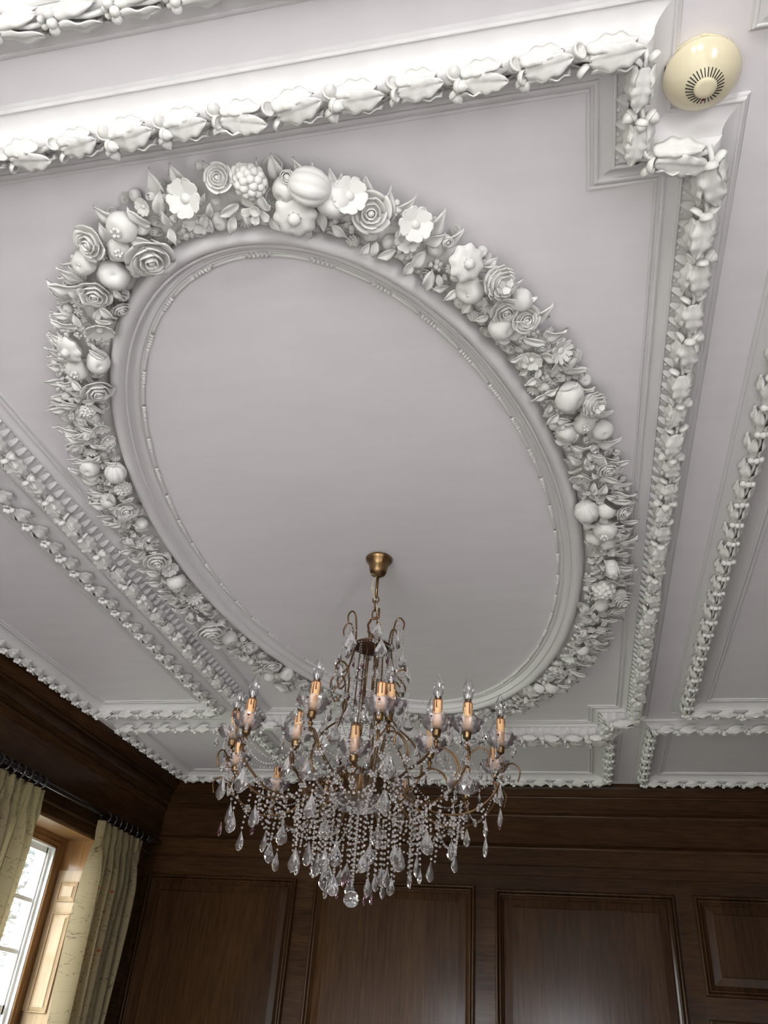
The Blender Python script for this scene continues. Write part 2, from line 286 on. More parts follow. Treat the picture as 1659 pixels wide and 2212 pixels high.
DROPS=[(-0.998, 2.276, 2.222, 0.8, 0), (-0.973, 2.3, 2.166, 0.9, 0), (-0.965, 2.308, 2.143, 0.9, 0), (-0.89, 2.283, 2.155, 0.9, 0), (-0.939, 2.331, 2.097, 0.8, 0), (-0.883, 2.379, 2.108, 0.9, 0), (-0.917, 2.528, 2.107, 0.9, 0), (-0.894, 2.533, 2.081, 0.8, 0), (-0.927, 2.65, 2.188, 0.95, 0), (-0.785, 2.38, 2.06, 0.95, 0), (-0.778, 2.397, 2.049, 0.8, 0), (-0.731, 2.326, 2.067, 0.95, 0), (-0.685, 2.16, 2.154, 0.95, 0), (-0.71, 2.356, 2.046, 0.95, 0), (-0.685, 2.335, 2.054, 0.9, 0), (-0.831, 2.806, 2.246, 1, 0), (-0.768, 2.746, 2.151, 1.1, 0), (-0.769, 2.644, 2.059, 1, 0), (-0.766, 2.668, 2.077, 0.9, 0), (-0.675, 2.419, 2.002, 0.8, 0), (-0.702, 2.443, 1.994, 0.7, 0), (-0.728, 2.682, 2.07, 0.7, 0), (-0.715, 2.705, 2.088, 0.85, 0), (-0.688, 2.662, 2.037, 0.75, 0), (-0.678, 2.744, 2.123, 0.8, 0), (-0.49, 2.177, 2.173, 0.9, 0), (-0.653, 2.836, 2.231, 1, 0), (-0.661, 2.777, 2.159, 0.95, 0), (-0.578, 2.36, 2.051, 0.7, 0), (-0.495, 2.378, 2.081, 0.75, 0), (-0.486, 2.409, 2.075, 0.95, 0), (-0.456, 2.523, 2.082, 0.95, 0), (-0.467, 2.64, 2.075, 0.7, 0), (-0.497, 2.63, 2.065, 0.8, 0), (-0.413, 2.518, 2.064, 0.8, 0), (-0.412, 2.422, 2.125, 1, 0), (-0.375, 2.666, 2.158, 0.9, 0), (-0.341, 2.506, 2.087, 0.75, 0), (-0.329, 2.676, 2.196, 0.8, 0), (-0.386, 2.775, 2.281, 1, 0), (-0.251, 2.485, 2.183, 0.85, 0), (-0.25, 2.485, 2.13, 0.85, 0), (-0.205, 2.472, 2.275, 0.9, 0), (-0.206, 2.473, 2.209, 0.8, 0), (-0.58, 2.443, 2.006, 0.75, 0), (-0.56, 2.444, 2.017, 0.7, 0), (-0.6, 2.697, 2.079, 0.8, 0), (-0.547, 2.494, 2.009, 0.75, 0), (-0.527, 2.448, 2.035, 0.8, 0), (-0.55, 2.621, 2.038, 0.75, 0), (-0.904, 2.187, 2.23, 1.05, 1), (-0.975, 2.22, 2.215, 0.95, 1), (-0.722, 2.194, 2.265, 0.95, 1), (-0.768, 2.164, 2.259, 0.9, 1), (-0.679, 2.298, 2.397, 0.9, 1), (-0.657, 2.347, 2.476, 0.8, 1), (-0.525, 2.274, 2.312, 1, 1), (-0.497, 2.232, 2.286, 1.1, 1), (-0.287, 2.318, 2.268, 1.1, 1), (-0.33, 2.308, 2.268, 0.8, 1), (-0.201, 2.412, 2.256, 0.9, 1), (-0.701, 2.449, 2.771, 1, 1), (-0.55, 2.503, 2.799, 1, 1), (-0.612, 2.455, 2.809, 0.9, 1), (-0.733, 2.409, 2.601, 0.7, 1), (-0.72, 2.425, 2.649, 0.7, 1), (-0.605, 2.447, 2.65, 0.8, 1), (-0.522, 2.493, 2.61, 0.7, 1), (-0.51, 2.496, 2.667, 0.7, 1), (-0.624, 2.348, 2.391, 0.7, 1), (-0.696, 2.25, 2.358, 0.7, 1), (-0.603, 2.352, 2.472, 0.7, 1), (-0.497, 2.35, 2.392, 0.7, 1)]
PURPLE=[(-0.664, 2.447, 2.676), (-0.652, 2.447, 2.687), (-0.686, 2.453, 2.695), (-0.577, 2.479, 2.714), (-0.648, 2.347, 2.399), (-0.564, 2.366, 2.397), (-0.648, 2.427, 2.017), (-0.635, 2.428, 2.02), (-0.57, 2.458, 1.979), (-0.587, 2.445, 1.974), (-0.664, 2.427, 1.986), (-0.208, 2.473, 2.191), (-0.915, 2.352, 2.135), (-0.987, 2.287, 2.115), (-0.654, 2.347, 2.26), (-0.438, 2.521, 2.33), (-0.87, 2.389, 2.326), (-0.669, 2.347, 2.335)]

# ---------------------------------------------------------------- room shell
XL, XR, YB, YF = -2.86, 1.52, 5.50, -5.00
def struct(o): o['kind'] = 'structure'; return o
mb = MB(); mb.box(XL - .5, XR + .4, YF - .4, YB + .3, -0.12, 0.0); struct(mb.build('floor', M_FLOOR))
mb = MB(); mb.box(XL - .5, XR + .4, YF - .4, YB + .3, ZC, ZC + .12); ceiling = struct(mb.build('ceiling', M_CEIL))
tag(ceiling, 'pale lilac white plaster ceiling over the whole room')
def wall_y(name, y0, y1, x0, x1, holes, m):      # wall lying along x
    mb = MB(); xs = x0
    for (a, b, c, d) in sorted(holes):
        mb.box(xs, a, y0, y1, 0, ZC); mb.box(a, b, y0, y1, 0, c); mb.box(a, b, y0, y1, d, ZC); xs = b
    mb.box(xs, x1, y0, y1, 0, ZC); return struct(mb.build(name, m))
def wall_x(name, x0, x1, y0, y1, holes, m):
    mb = MB(); ys = y0
    for (a, b, c, d) in sorted(holes):
        mb.box(x0, x1, ys, a, 0, ZC); mb.box(x0, x1, a, b, 0, c); mb.box(x0, x1, a, b, d, ZC); ys = b
    mb.box(x0, x1, ys, y1, 0, ZC); return struct(mb.build(name, m))
wall_back = wall_y('wall_back', YB, YB + .15, XL - .3, XR + .3, [], M_WX)
tag(wall_back, 'dark oak panelled wall at the far end behind the chandelier')
wall_y('wall_rear', YF - .2, YF, XL - .3, XR + .3, [(-0.8, .3, .75, 2.45), (-2.45, -1.55, .75, 2.45)], M_WX)
WIN = (3.675, 4.785, .62, 2.60)
wall_left = wall_x('wall_left', XL - .19, XL, YF, YB, [WIN, (-1.85, -.95, .75, 2.45)], M_WY)
tag(wall_left, 'dark oak wall on the left with the curtained window')
wall_x('wall_right', XR, XR + .2, YF, YB, [(-1.8, -.6, .75, 2.4)], M_WY)

# oak cornice and mouldings: profile points are (projection from wall, height)
CORN = [[(.075, 3.15), (.075, 3.128)], [(.078, 3.128), (.076, 3.118), (.066, 3.10), (.052, 3.085), (.047, 3.074)], [(.054, 3.074), (.058, 3.068), (.054, 3.06)],
        [(.044, 3.06), (.044, 2.995)], [(.040, 2.995), (.030, 2.988), (.018, 2.975), (.014, 2.968)], [(.026, 2.968), (.030, 2.960), (.028, 2.950), (.016, 2.938), (.008, 2.925)], [(0.004, 2.925), (0.004, 2.79)],
        [(.004, 2.79), (.020, 2.785), (.024, 2.778)], [(.018, 2.776), (.026, 2.768), (.028, 2.760), (.018, 2.750), (.010, 2.742)], [(.010, 2.742), (.010, 2.664)], [(.010, 2.664), (.016, 2.660), (.016, 2.655)], [(.005, 2.655), (.005, 2.604)], [(.005, 2.604), (-.002, 2.602)]]
mb = MB()
for ln in joined(CORN): mb.grid([[(XL - .02 + (0), YB - p, z), (XR + .02, YB - p, z)] for p, z in ln])
t = struct(mb.build('trim_1', M_WX)); tag(t, 'dark oak cornice and frieze running along the top of the far wall')
LC = [[(.155, 3.15), (.155, 3.128)], [(.158, 3.128), (.155, 3.115), (.138, 3.095), (.118, 3.08), (.112, 3.07)], [(.122, 3.07), (.127, 3.063), (.120, 3.055)], [(.098, 3.055), (.098, 3.0)],
      [(.092, 3.0), (.080, 2.992), (.066, 2.975), (.062, 2.968)], [(.078, 2.968), (.083, 2.960), (.079, 2.950), (.066, 2.938), (.06, 2.925)], [(.056, 2.925), (.056, 2.745)],
      [(.056, 2.745), (.074, 2.740), (.080, 2.732), (.070, 2.722), (.03, 2.715)], [(.018, 2.715), (.018, 2.672)], [(.018, 2.672), (.032, 2.668), (.034, 2.660), (.024, 2.652)], [(.010, 2.652), (.010, 2.604)], [(.010, 2.604), (0, 2.600)]]
mb = MB()
for ln in joined(LC): mb.grid([[(XL + p, YF, z), (XL + p, YB, z)] for p, z in ln])
t = struct(mb.build('trim_2', M_WY)); tag(t, 'dark oak cornice and frieze above the curtained window')
mb = MB()
for ln in joined(CORN): mb.grid([[(XR - p, YF, z), (XR - p, YB, z)] for p, z in ln])
t = struct(mb.build('trim_13', M_WY)); tag(t, 'dark oak cornice along the right hand wall')
# raised oak panels of the far wall
PF = [[(0, 0), (0, .020), (.004, .028), (.010, .030), (.016, .024)], [(.016, .024), (.019, .013)], [(.019, .013), (.023, .021), (.029, .023), (.034, .018), (.037, .011)], [(.037, .011), (.046, .004), (.054, -.002)], [(.054, .002), (.057, .002)],
      [(.057, .002), (.057, .0065)], [(.057, .0065), (.097, .0105)], [(.097, .0135), (.10, .0135)]]
def panel(name, x0, x1, z0, z1, label, planks):
    mb = MB(); poly = rect(x0, x1, z0, z1)
    sweep(mb, poly, [[(-s, d) for s, d in ln] for ln in PF], lambda x, z, d: (x, YB - .003 - d, z))
    a = .098; xs = [x0 + a] + [x0 + a + (x1 - x0 - 2 * a) * p for p in planks] + [x1 - a]
    for i in range(len(xs) - 1):
        e = .0006 * (i % 2); mb.box(xs[i] + .0009, xs[i + 1] - .0009, YB - .0165 - e, YB - .001, z0 + a, z1 - a)
    o = mb.build(name, M_WZ, wall_back); o['label'] = label
    me = o.data; return o
panel('wall_panel', -2.815, -1.775, .95, 2.537, 'tall oak panel nearest the left corner', [.52])
panel('wall_panel', -1.650, -.618, .95, 2.536, 'tall oak panel behind the chandelier', [.30])
panel('wall_panel', -.497, .557, .95, 2.520, 'tall oak panel with a plank joint right of the chandelier', [.55, .82])
panel('wall_panel', .662, 1.47, 2.010, 2.523, 'short oak panel at the right edge', [])
panel('wall_panel', .662, 1.47, .95, 1.90, 'oak panel below the short one', [])
mb = MB()   # upright stile joint lines between panels
for x in (.572, .645): mb.box(x - .0012, x + .0012, YB - .0022, YB, .9, 2.602)
o = mb.build('stile_joint', M_SLOT, wall_back)

# ---------------------------------------------------------------- the window on the left
y0, y1, z0, z1 = WIN
mb = MB()     # recess lining: soffit and back board round the sash
mb.box(XL - .19, XL + .002, y0, y1, z1 - .012, z1 + .01)
mb.box(XL - .19, XL + .002, y0 - .012, y0 + .004, z0, z1); mb.box(XL - .19, XL + .002, y1 - .004, y1 + .012, z0, z1)
mb.box(XL - .19, XL + .03, y0, y1, z0 - .03, z0)
lin = MB(); X1 = XL - .19
win = struct(mb.build('window_1', M_WR)); tag(win, 'white sash window in an oak recess between the two curtains')
mb = MB(); gy0, gy1, gz1 = 3.755, 4.700, 2.530
mb.box(X1 - .10, X1, y0 - .1, gy0, z0 - .05, z1 + .1); mb.box(X1 - .10, X1, gy1, y1 + .1, z0 - .05, z1 + .1); mb.box(X1 - .10, X1, gy0, gy1, gz1, z1 + .1); mb.box(X1 - .10, X1, gy0, gy1, z0 - .05, z0 + .02)
for yy in (gy0, gy1): mb.tube([(X1, yy, z0), (X1, yy, gz1)], .006, 6)
mb.tube([(X1, gy0, gz1), (X1, gy1, gz1)], .006, 6); mb.tube([(X1 + .001, gy0 - .03, gz1 + .03), (X1 + .001, gy1 + .03, gz1 + .03)], .004, 6); mb.tube([(X1 + .001, gy1 + .03, z0), (X1 + .001, gy1 + .03, gz1 + .03)], .004, 6)
o = mb.build('casing', M_WR, win); o['label'] = 'oak casing round the sash'
XG = X1 - .06
def sash(zb, zt, xg, bars, name):
    mb = MB(); w = .042
    mb.box(xg - .02, xg + .02, gy0, gy0 + w, zb, zt); mb.box(xg - .02, xg + .02, gy1 - w, gy1, zb, zt); mb.box(xg - .02, xg + .02, gy0, gy1, zt - w, zt); mb.box(xg - .02, xg + .02, gy0, gy1, zb, zb + w)
    for k in (1, 2): yy = gy0 + w + (gy1 - gy0 - 2 * w) * k / 3; mb.box(xg - .014, xg + .014, yy - .011, yy + .011, zb, zt)
    for z in bars: mb.box(xg - .014, xg + .014, gy0, gy1, z - .011, z + .011)
    s = mb.build(name, M_WHITE, win); g = MB(); g.box(xg - .003, xg + .001, gy0 + .01, gy1 - .01, zb + .01, zt - .01); g.build('pane', M_PANE, s)
sash(1.665, 2.53, XG, (2.228, 1.965), 'sash'); sash(.64, 1.70, XG - .045, (1.36, 1.0), 'sash')
mb = MB(); mb.box(XG - .03, X1 - .005, gy1 - .012, gy1 - .001, z0, gz1); mb.box(XG + .02, XG + .032, gy1 - .03, gy1 - .001, z0, gz1); mb.box(XG - .03, X1 - .005, gy0, gy0 + .012, z0, gz1); mb.box(XG - .03, X1 - .005, gy0, gy1, gz1 - .01, gz1)
o = mb.build('sash_box', M_WHITE, win)
mb = MB(); mb.box(X1 - .125, X1 - .1, gy1 - .005, gy1 + .4, .3, 3.3); mb.box(X1 - .125, X1 - .1, gy0 - .4, gy0 + .005, .3, 3.3); mb.box(X1 - .125, X1 - .1, gy0 - .4, gy1 + .4, 2.62, 3.3)
o = mb.build('outer_reveal', M_STONE, win); o['label'] = 'pale stone reveal outside the sash'
# folded oak shutters in the recess
def shutter(yy, sgn, label):
    xa, xb, zt = X1 + .006, XL - .004, 2.415; T = .028
    t = thing('window_shutter', label, 'shutter', ((xa + xb) / 2, yy, z0))
    mb = MB(); f = lambda x, z, d: (x, yy - sgn * (.0 + d), z)
    mb.box(xa, xb, min(yy, yy + sgn * T), max(yy, yy + sgn * T), z0 + .01, zt)
    mb.build('leaf', M_WS, t)
    ca, cb = xa + .032, xb - .028
    SP = [[(0, 0), (0, .003), (.004, .004), (.006, .001)], [(.006, .001), (.009, -.006)], [(.009, -.006), (.026, .001)], [(.026, .004), (.03, .004)]]
    for za, zb in ((2.245, 2.355), (1.685, 2.185), (.72, 1.625)):
        pm = MB(); poly = rect(ca, cb, za, zb); sweep(pm, poly if sgn > 0 else poly, [[(-s, d + .006) for s, d in ln] for ln in SP], f)
        pm.box(ca + .029, cb - .029, min(yy - sgn * .011, yy), max(yy - sgn * .011, yy), za + .029, zb - .029)
        pm.build('panel', M_WS, t)
    for z in (1.66, 1.02):
        hm = MB(); hm.box(xa - .002, xa + .014, yy - sgn * .010 - .002, yy - sgn * .010 + .004, z - .03, z + .03); hm.build('hinge', M_WIRE, t)
shutter(y1 - .012, 1, 'oak panelled shutter with daylight put into its colour, folded into the window recess beside the right curtain')
shutter(y0 + .012, -1, 'oak panelled shutter with daylight put into its colour, folded into the window recess behind the left curtain')

# simple white sashes in the other window openings (behind and beside the camera)
def plain_window(n, axis, c, a, b, zb, zt, label):
    mb = MB(); P = (lambda u0, u1, w0, w1: mb.box(u0, u1, c - .02, c + .02, w0, w1)) if axis == 'y' else (lambda u0, u1, w0, w1: mb.box(c - .02, c + .02, u0, u1, w0, w1))
    P(a, a + .05, zb, zt); P(b - .05, b, zb, zt); P(a, b, zb, zb + .05); P(a, b, zt - .05, zt); zm = (zb + zt) / 2; P(a, b, zm - .025, zm + .025)
    for k in (1, 2): u = a + (b - a) * k / 3; P(u - .012, u + .012, zb, zt)
    for z in ((zb + zm) / 2, (zt + zm) / 2): P(a, b, z - .012, z + .012)
    o = struct(mb.build('window_%d' % n, M_WHITE)); tag(o, label)
plain_window(2, 'y', YF - .04, -.8, .3, .75, 2.45, 'white sash window in the wall behind the viewer'); plain_window(3, 'y', YF - .04, -2.45, -1.55, .75, 2.45, 'white sash window at the rear left corner')
plain_window(4, 'x', XL - .1, -1.85, -.95, .75, 2.45, 'white sash window in the left wall nearer the viewer'); plain_window(5, 'x', XR + .04, -1.8, -.6, .75, 2.4, 'white sash window in the right wall')

# ---------------------------------------------------------------- plaster frames on the ceiling
CX, CY = -.43, 1.663
def h(p): return [(x * H, y * H) for x, y in p]
main_poly = h([(CX + x, CY + y) for x, y in [(-.497, -1.094), (.497, -1.094), (.497, -.957), (.585, -.957), (.585, .957), (.497, .957), (.497, 1.094), (-.497, 1.094), (-.497, .957), (-.585, .957), (-.585, -.957), (-.497, -.957)]])
mm = lambda ln: [(s * .001, d * .001) for s, d in ln]
MAINP = [mm(l) for l in [[(0, -1), (0, 4), (1, 5)], [(1, 5), (7, 5.5), (8, 4)], [(8, 2), (13, 2)], [(13, 2), (14, 8), (16, 9), (22, 9), (23, 8)], [(23, 4), (27, 3.5), (34, 5), (42, 9), (49, 14)], [(49, 17), (51, 18), (55, 18), (56, 15)], [(56, 12), (64, 18), (72, 30), (80, 45)],
         [(80, 45), (86, 53), (96, 57), (106, 55), (112, 48)], [(112, 44), (115, 32), (121, 22), (131, 13), (142, 8), (149, 7)], [(149, 7), (150, 10), (153, 11.5), (156, 10), (157, 7)], [(157, 4), (163, 3.5), (164, -1)]]]
SMALLP = [mm(l) for l in [[(0, -1), (0, 4), (2, 5)], [(2, 5), (8, 5), (9, 3)], [(9, 2), (14, 2), (15, 6), (17, 8), (23, 8), (24, 6)], [(24, 3), (40, 4), (56, 8), (72, 15), (82, 22)], [(82, 25), (85, 27), (90, 27)], [(90, 25), (100, 31), (112, 34), (122, 31), (127, 26)], [(127, 24), (134, 17), (146, 10), (160, 6), (166, 5.5)], [(166, 6), (168, 8), (171, 8.5), (174, 6)], [(174, 3), (177, 3), (178, -1)]]]
cz = lambda x, y, d: (x, y, ZC - d)
def trim(n, poly, prof, label):
    mb = sweep(MB(), poly, prof, cz); o = struct(mb.build('trim_%d' % n, M_PLAS)); tag(o, label); return o
tmain = trim(3, main_poly, MAINP, 'large notched plaster frame round the oval ceiling panel')
SM = {'L': (-1.615, -1.270, .79, 2.535), 'R': (.440, .785, .79, 2.575), 'BL': (-1.605, -1.210, 2.835, 3.335), 'BC': (-.930, .071, 2.992, 3.338), 'BR': (.350, .785, 2.868, 3.335),
      'FC': (-.930, .071, -.055, .295), 'FR': (.362, .785, -.01, .413), 'FL': (-1.605, -1.210, -.01, .445)}
WHERE = {'L': 'along the window wall left of the oval', 'R': 'along the right side of the ceiling', 'BL': 'in the far left corner of the ceiling', 'BC': 'behind the chandelier along the far wall', 'BR': 'in the far right corner of the ceiling',
         'FC': 'at the near edge of the ceiling', 'FR': 'beside the smoke detector at the near right', 'FL': 'in the near left corner of the ceiling'}
k = 4
for key, r in SM.items():
    trim(k, [(x * H, y * H) for x, y in rect(*r)], SMALLP, 'plaster frame round the panel ' + WHERE[key]); k += 1
# leaf-and-dart enrichment on the slope of the main frame
mb = MB(); dl = offset(main_poly, .066)
for i in range(12):
    a = Vector(dl[i]); b = Vector(dl[(i + 1) % 12]); d = (b - a).normalized(); nn = Vector((d.y, -d.x)); ln = (b - a).length - .012; cnt = max(1, round(ln / .046)); st = ln / cnt
    for j in range(cnt):
        p = a + d * (.006 + (j + .5) * st)
        fr = Matrix(((d.x, d.y, 0), (nn.x * .58, nn.y * .58, -.81), (-nn.x * .81, -nn.y * .81, -.58))).transposed().to_4x4(); fr.translation = (p.x, p.y, ZC - .021)
        w = st * .46; rows = []
        for u in range(6):
            t = u / 5; ww = w * (.97 - .90 * t ** 1.5); rows.append([(ww * v, .026 - .044 * t, .001 + .008 * (1 - abs(v)) * (1 - t * .4) + .003 * sin(t * 3)) for v in (-1, -.5, 0, .5, 1)])
        mb.grid(rows, False, fr)
        mb.sph((w, -.012, .001), .0065, 1, (1, 1.5, .8), fr)
o = mb.build('leaf_and_dart_band', M_PLAS, tmain)

# ---------------------------------------------------------------- oval moulding
OC = Vector((CX * H, 1.655 * H)); OA, OB = .43 * H, .915 * H
def oval(t, s):
    n = Vector((cos(t) / OA, sin(t) / OB)).normalized(); return Vector((OA * cos(t), OB * sin(t))) + n * s + OC
NS = 220
OVP = [mm(l) for l in [[(-5, -1), (-5, 3), (-3, 5), (4, 5), (6, 3)], [(6, 3), (10, 3)], [(10, 3), (12, 9), (15, 11), (19, 10)], [(19, 7), (24, 6), (30, 10), (36, 18), (40, 26)], [(40, 29), (44, 30), (46, 28)], [(46, 26), (52, 36), (60, 43), (70, 45), (79, 42), (86, 33), (90, 20), (92, 6), (92, -1)]]]
mb = MB()
for ln in joined(OVP): mb.grid([[(*oval(2 * pi * j / NS, s), ZC - d) for j in range(NS)] for s, d in ln], True, None, True)
ov = struct(mb.build('trim_12', M_PLAS)); tag(ov, 'oval plaster moulding round the plain middle panel')
# bead and reel along its inner edge
mb = MB(); tl = [0.0]; P = [oval(2 * pi * j / 2000, 0) for j in range(2001)]
for j in range(2000): tl.append(tl[-1] + (P[j + 1] - P[j]).length)
def at_len(s, off=0):
    s %= tl[-1]; lo, hi = 0, 2000
    while hi - lo > 1:
        m = (lo + hi) // 2
        if tl[m] <= s: lo = m
        else: hi = m
    t = 2 * pi * (lo + (s - tl[lo]) / (tl[hi] - tl[lo])) / 2000; return t
unit = tl[-1] / 44
for i in range(44):
    for q in range(5):
        t = at_len(i * unit + q * .0105); p = oval(t, 0); tg = Vector((-OA * sin(t), OB * cos(t)))
        mb.sph((0, 0, 0), .0075, 1, (.72, 1.05, .95), Matrix.Translation((p.x, p.y, ZC - .006)) @ frame_axes(Vector((0, 0, 1)), Vector((tg.x, tg.y, 0))))
    pts = [(*oval(at_len(i * unit + .052 + (unit - .062) * q / 8), 0), ZC - .006) for q in range(9)]
    mb.tube(pts, .0048, 6)
mb.build('bead_and_reel', M_ORN, ov)

# ---------------------------------------------------------------- leaf garlands on the frames
def oak_leaf(rs, ln, wd, lobes=4, pointed=.5):
    rn = random.Random(rs); rows = []; nu, nv = 14, 8; bend = rn.uniform(-.10, .10)
    for i in range(nu + 1):
        u = i / nu; w = wd * .5 * (sin(pi * min(1, u ** .85 * .97 + .03)) ** .6) * (1 + .10 * sin(u * lobes * 2 * pi + .4)) + .0012
        row = []
        for j in range(nv + 1):
            v = -1 + 2 * j / nv
            z = .0055 * (1 - v * v) + .005 * sin(u * pi) - .0030 * math.exp(-(v / .14) ** 2) + .0028 * sin(u * lobes * 2 * pi + 1.2) * abs(v) + .0022 * cos(v * 10.5 + .5) * sin(pi * u) + .009 * (abs(v) ** 2) * (u - .35) - .010 * max(0, u - .7)
            row.append((u * ln, v * w + bend * ln * u * u, z))
        rows.append(row)
    return rows
def acorn(mb, M, s, cup_only):
    n = 12
    mb.lathe([(0, 0), (.55, .02), (.9, .25), (1.02, .6), (1.05, .82), (.98, .9), (.82, .86)], n, M @ Matrix.Scale(s, 4))
    if cup_only: mb.lathe([(.82, .86), (.7, .6), (.4, .42), (0, .36)], n, M @ Matrix.Scale(s, 4))
    else: mb.lathe([(.84, .8), (.86, 1.1), (.74, 1.5), (.45, 1.85), (.14, 2.02), (.05, 2.16), (0, 2.18)], n, M @ Matrix.Scale(s, 4))
def rotm(ax, a): return Matrix.Rotation(a, 4, ax)
LEAFV, NUTV, SLEAF, SBERRY = [], [], [], []
def spray(name, rs, ln, wd, y, lift, th, big):
    mb = MB(); rn = random.Random(rs)
    M = Matrix.Translation((-.034, 0, lift)) @ rotm('Z', rn.uniform(-.1, .1)) @ rotm('Y', R(rn.uniform(-8, -2))) @ rotm('X', rn.uniform(-.15, .15))
    mb.grid(oak_leaf(rs, ln, wd, 3 + rs % 2), True, M)                       # the leaf that lies on the ridge
    for sg in (1, -1):                                                        # leaves hugging both flanks
        M = Matrix.Translation((-.036 + rn.uniform(-.006, .008), sg * y, lift * .72)) @ rotm('X', -sg * R(rn.uniform(58, 74))) @ rotm('Z', sg * R(rn.uniform(-4, 8)))
        mb.grid(oak_leaf(rs + 7 * sg + 20, ln * big, wd * .78, 3), True, M)
    return solid(mb.mesh(name, M_ORN), -th)
for k in range(5):      # local x runs along the garland, y outwards, z away from the ceiling
    rn = random.Random(k + 30)
    LEAFV.append(spray('oak_leaf_spray', k, .092, .045, .0185, .026, .003, .9))
    mb = MB()
    mb.tube([(-.065, 0, .006), (-.045, .004, .018), (-.01, -.002, .020), (.03, 0, .016), (.06, 0, .006)], .0055, 6)
    for sg in (1, -1):
        M = Matrix.Translation((-.050 + rn.uniform(-.006, .006), sg * .012, .016)) @ rotm('Z', sg * R(rn.uniform(35, 75))) @ rotm('Y', R(66))
        acorn(mb, M, .0145, rn.random() < .5)
    if k != 1: acorn(mb, Matrix.Translation((-.046, rn.uniform(-.004, .004), .030)) @ rotm('Z', rn.uniform(-.3, .3)) @ rotm('Y', R(68)), .0135, k % 2 == 0)
    NUTV.append(mb.mesh('acorn_cluster', M_ORN))
    mb = MB()      # small frames: a split tulip of two leaves with flared tips
    for sg in (1, -1):
        M = Matrix.Translation((-.034, sg * .0075, .010)) @ rotm('X', -sg * R(rn.uniform(34, 46))) @ rotm('Z', sg * R(rn.uniform(2, 9)))
        mb.grid(oak_leaf(60 + k * 2 + sg, .074 * rn.uniform(.92, 1.05), .026, 2), True, M)
        M = Matrix.Translation((-.020, sg * .013, .002)) @ rotm('X', -sg * R(60)) @ rotm('Z', sg * R(14)); mb.grid(oak_leaf(80 + k + sg, .062, .022, 2), True, M)
    SLEAF.append(solid(mb.mesh('leaf_spray', M_ORN), -.0024))
    mb = MB(); mb.tube([(-.06, 0, .003), (-.02, .003, .010), (.02, -.002, .010), (.06, 0, .003)], .0045, 6)
    for (x, y, z, r) in ((-.040, .012, .016, .0085), (-.040, -.012, .016, .0085), (-.035, 0, .020, .0085), (-.054, .004, .012, .006), (-.054, -.006, .012, .0055)): mb.sph((x + rn.uniform(-.003, .003), y, z), r, 2)
    SBERRY.append(mb.mesh('berry_cluster', M_ORN))
def garland(name, label, group, poly, s0, drop, pitch, leaves, nuts, ln, nn_, flip=False, big=1.0):
    line = offset(poly, s0); n = len(line)
    root = thing(name, label, 'garland', (line[0][0], line[0][1], ZC - drop), group)
    for i in range(n):
        a, b = Vector(line[i]), Vector(line[(i + 1) % n]); d = (b - a).normalized(); o = Vector((d.y, -d.x))
        if (d.x + d.y < 0) != (flip and abs(d.y) > .5): a, b, d = b, a, -d
        L_ = (b - a).length; c = max(1, round((L_ - .02) / pitch)); st = L_ / c
        for j in range(c):
            p = a + d * (j + .5) * st; nrm = Vector((0, 0, -1)); lean = random.uniform(-.10, .10)
            yv = Vector((o.x, o.y, 0)); M = Matrix((Vector((d.x, d.y, 0)), yv, nrm)).transposed().to_4x4()
            if M.determinant() < 0: M = Matrix((Vector((d.x, d.y, 0)), -yv, nrm)).transposed().to_4x4()
            M = Matrix.Translation((p.x, p.y, ZC - drop)) @ M @ rotm('X', lean) @ rotm('Z', random.uniform(-.08, .08)); sc = min(1.15, st / pitch) * random.uniform(.94, 1.06) * big
            if abs(p.x) < 3 and p.y > -.05:
                link(ln, random.choice(leaves), root, M @ Matrix.Scale(sc, 4)); link(nn_, random.choice(nuts), root, M @ Matrix.Scale(sc, 4))
    return root
garland('oak_leaf_garland', 'large white plaster garland of oak leaves and acorns round the notched middle frame', None, main_poly, .093, .050, .117, LEAFV, NUTV, 'oak_leaf_spray', 'acorn_cluster')
for key, r in SM.items():
    garland('leaf_and_berry_garland', 'narrow plaster leaf and berry garland ' + WHERE[key], 'narrow plaster garlands of the ceiling frames', [(x * H, y * H) for x, y in rect(*r)], .112, .033, .114, SLEAF, SBERRY, 'leaf_spray', 'berry_cluster', key in ('R', 'BR'), 1.15)

# ---------------------------------------------------------------- fruit and flower wreath round the oval
def petal(mb, M, l, w, cup, tip=.0, wave=0, nu=6, nv=4, notch=.0, base=.25):
    rows = []
    for i in range(nu + 1):
        u = i / nu; ww = w * .5 * (base + (1 - base) * sin(min(1, u * 1.02) * pi * .62) ** 1.0) * (1 if u < .8 else (1 - ((u - .8) / .2) ** 2 * (.55 + .45 * tip)))
        rows.append([(l * (u - notch * (1 - abs(v)) * (u > .9)), v * ww, cup * sin(u * pi * .55) * .8 + cup * .5 * v * v * u + wave * sin(v * 4 + u * 3) * u - .012 * math.exp(-(v / .2) ** 2) * (1 - u)) for v in [-1 + 2 * j / nv for j in range(nv + 1)]])
    mb.grid(rows, True, M)
def flower(n, l, w, cup, tilt, notch=0, tip=0, wave=0.02, base=.25, a0=0, nn=6):
    mb = MB()
    for k in range(n): petal(mb, rotm('Z', a0 + 2 * pi * k / n) @ Matrix.Translation((.06, 0, .12)) @ rotm('Y', -R(tilt)), l, w, cup, tip, wave, nn, nn, notch=notch, base=base)
    return mb
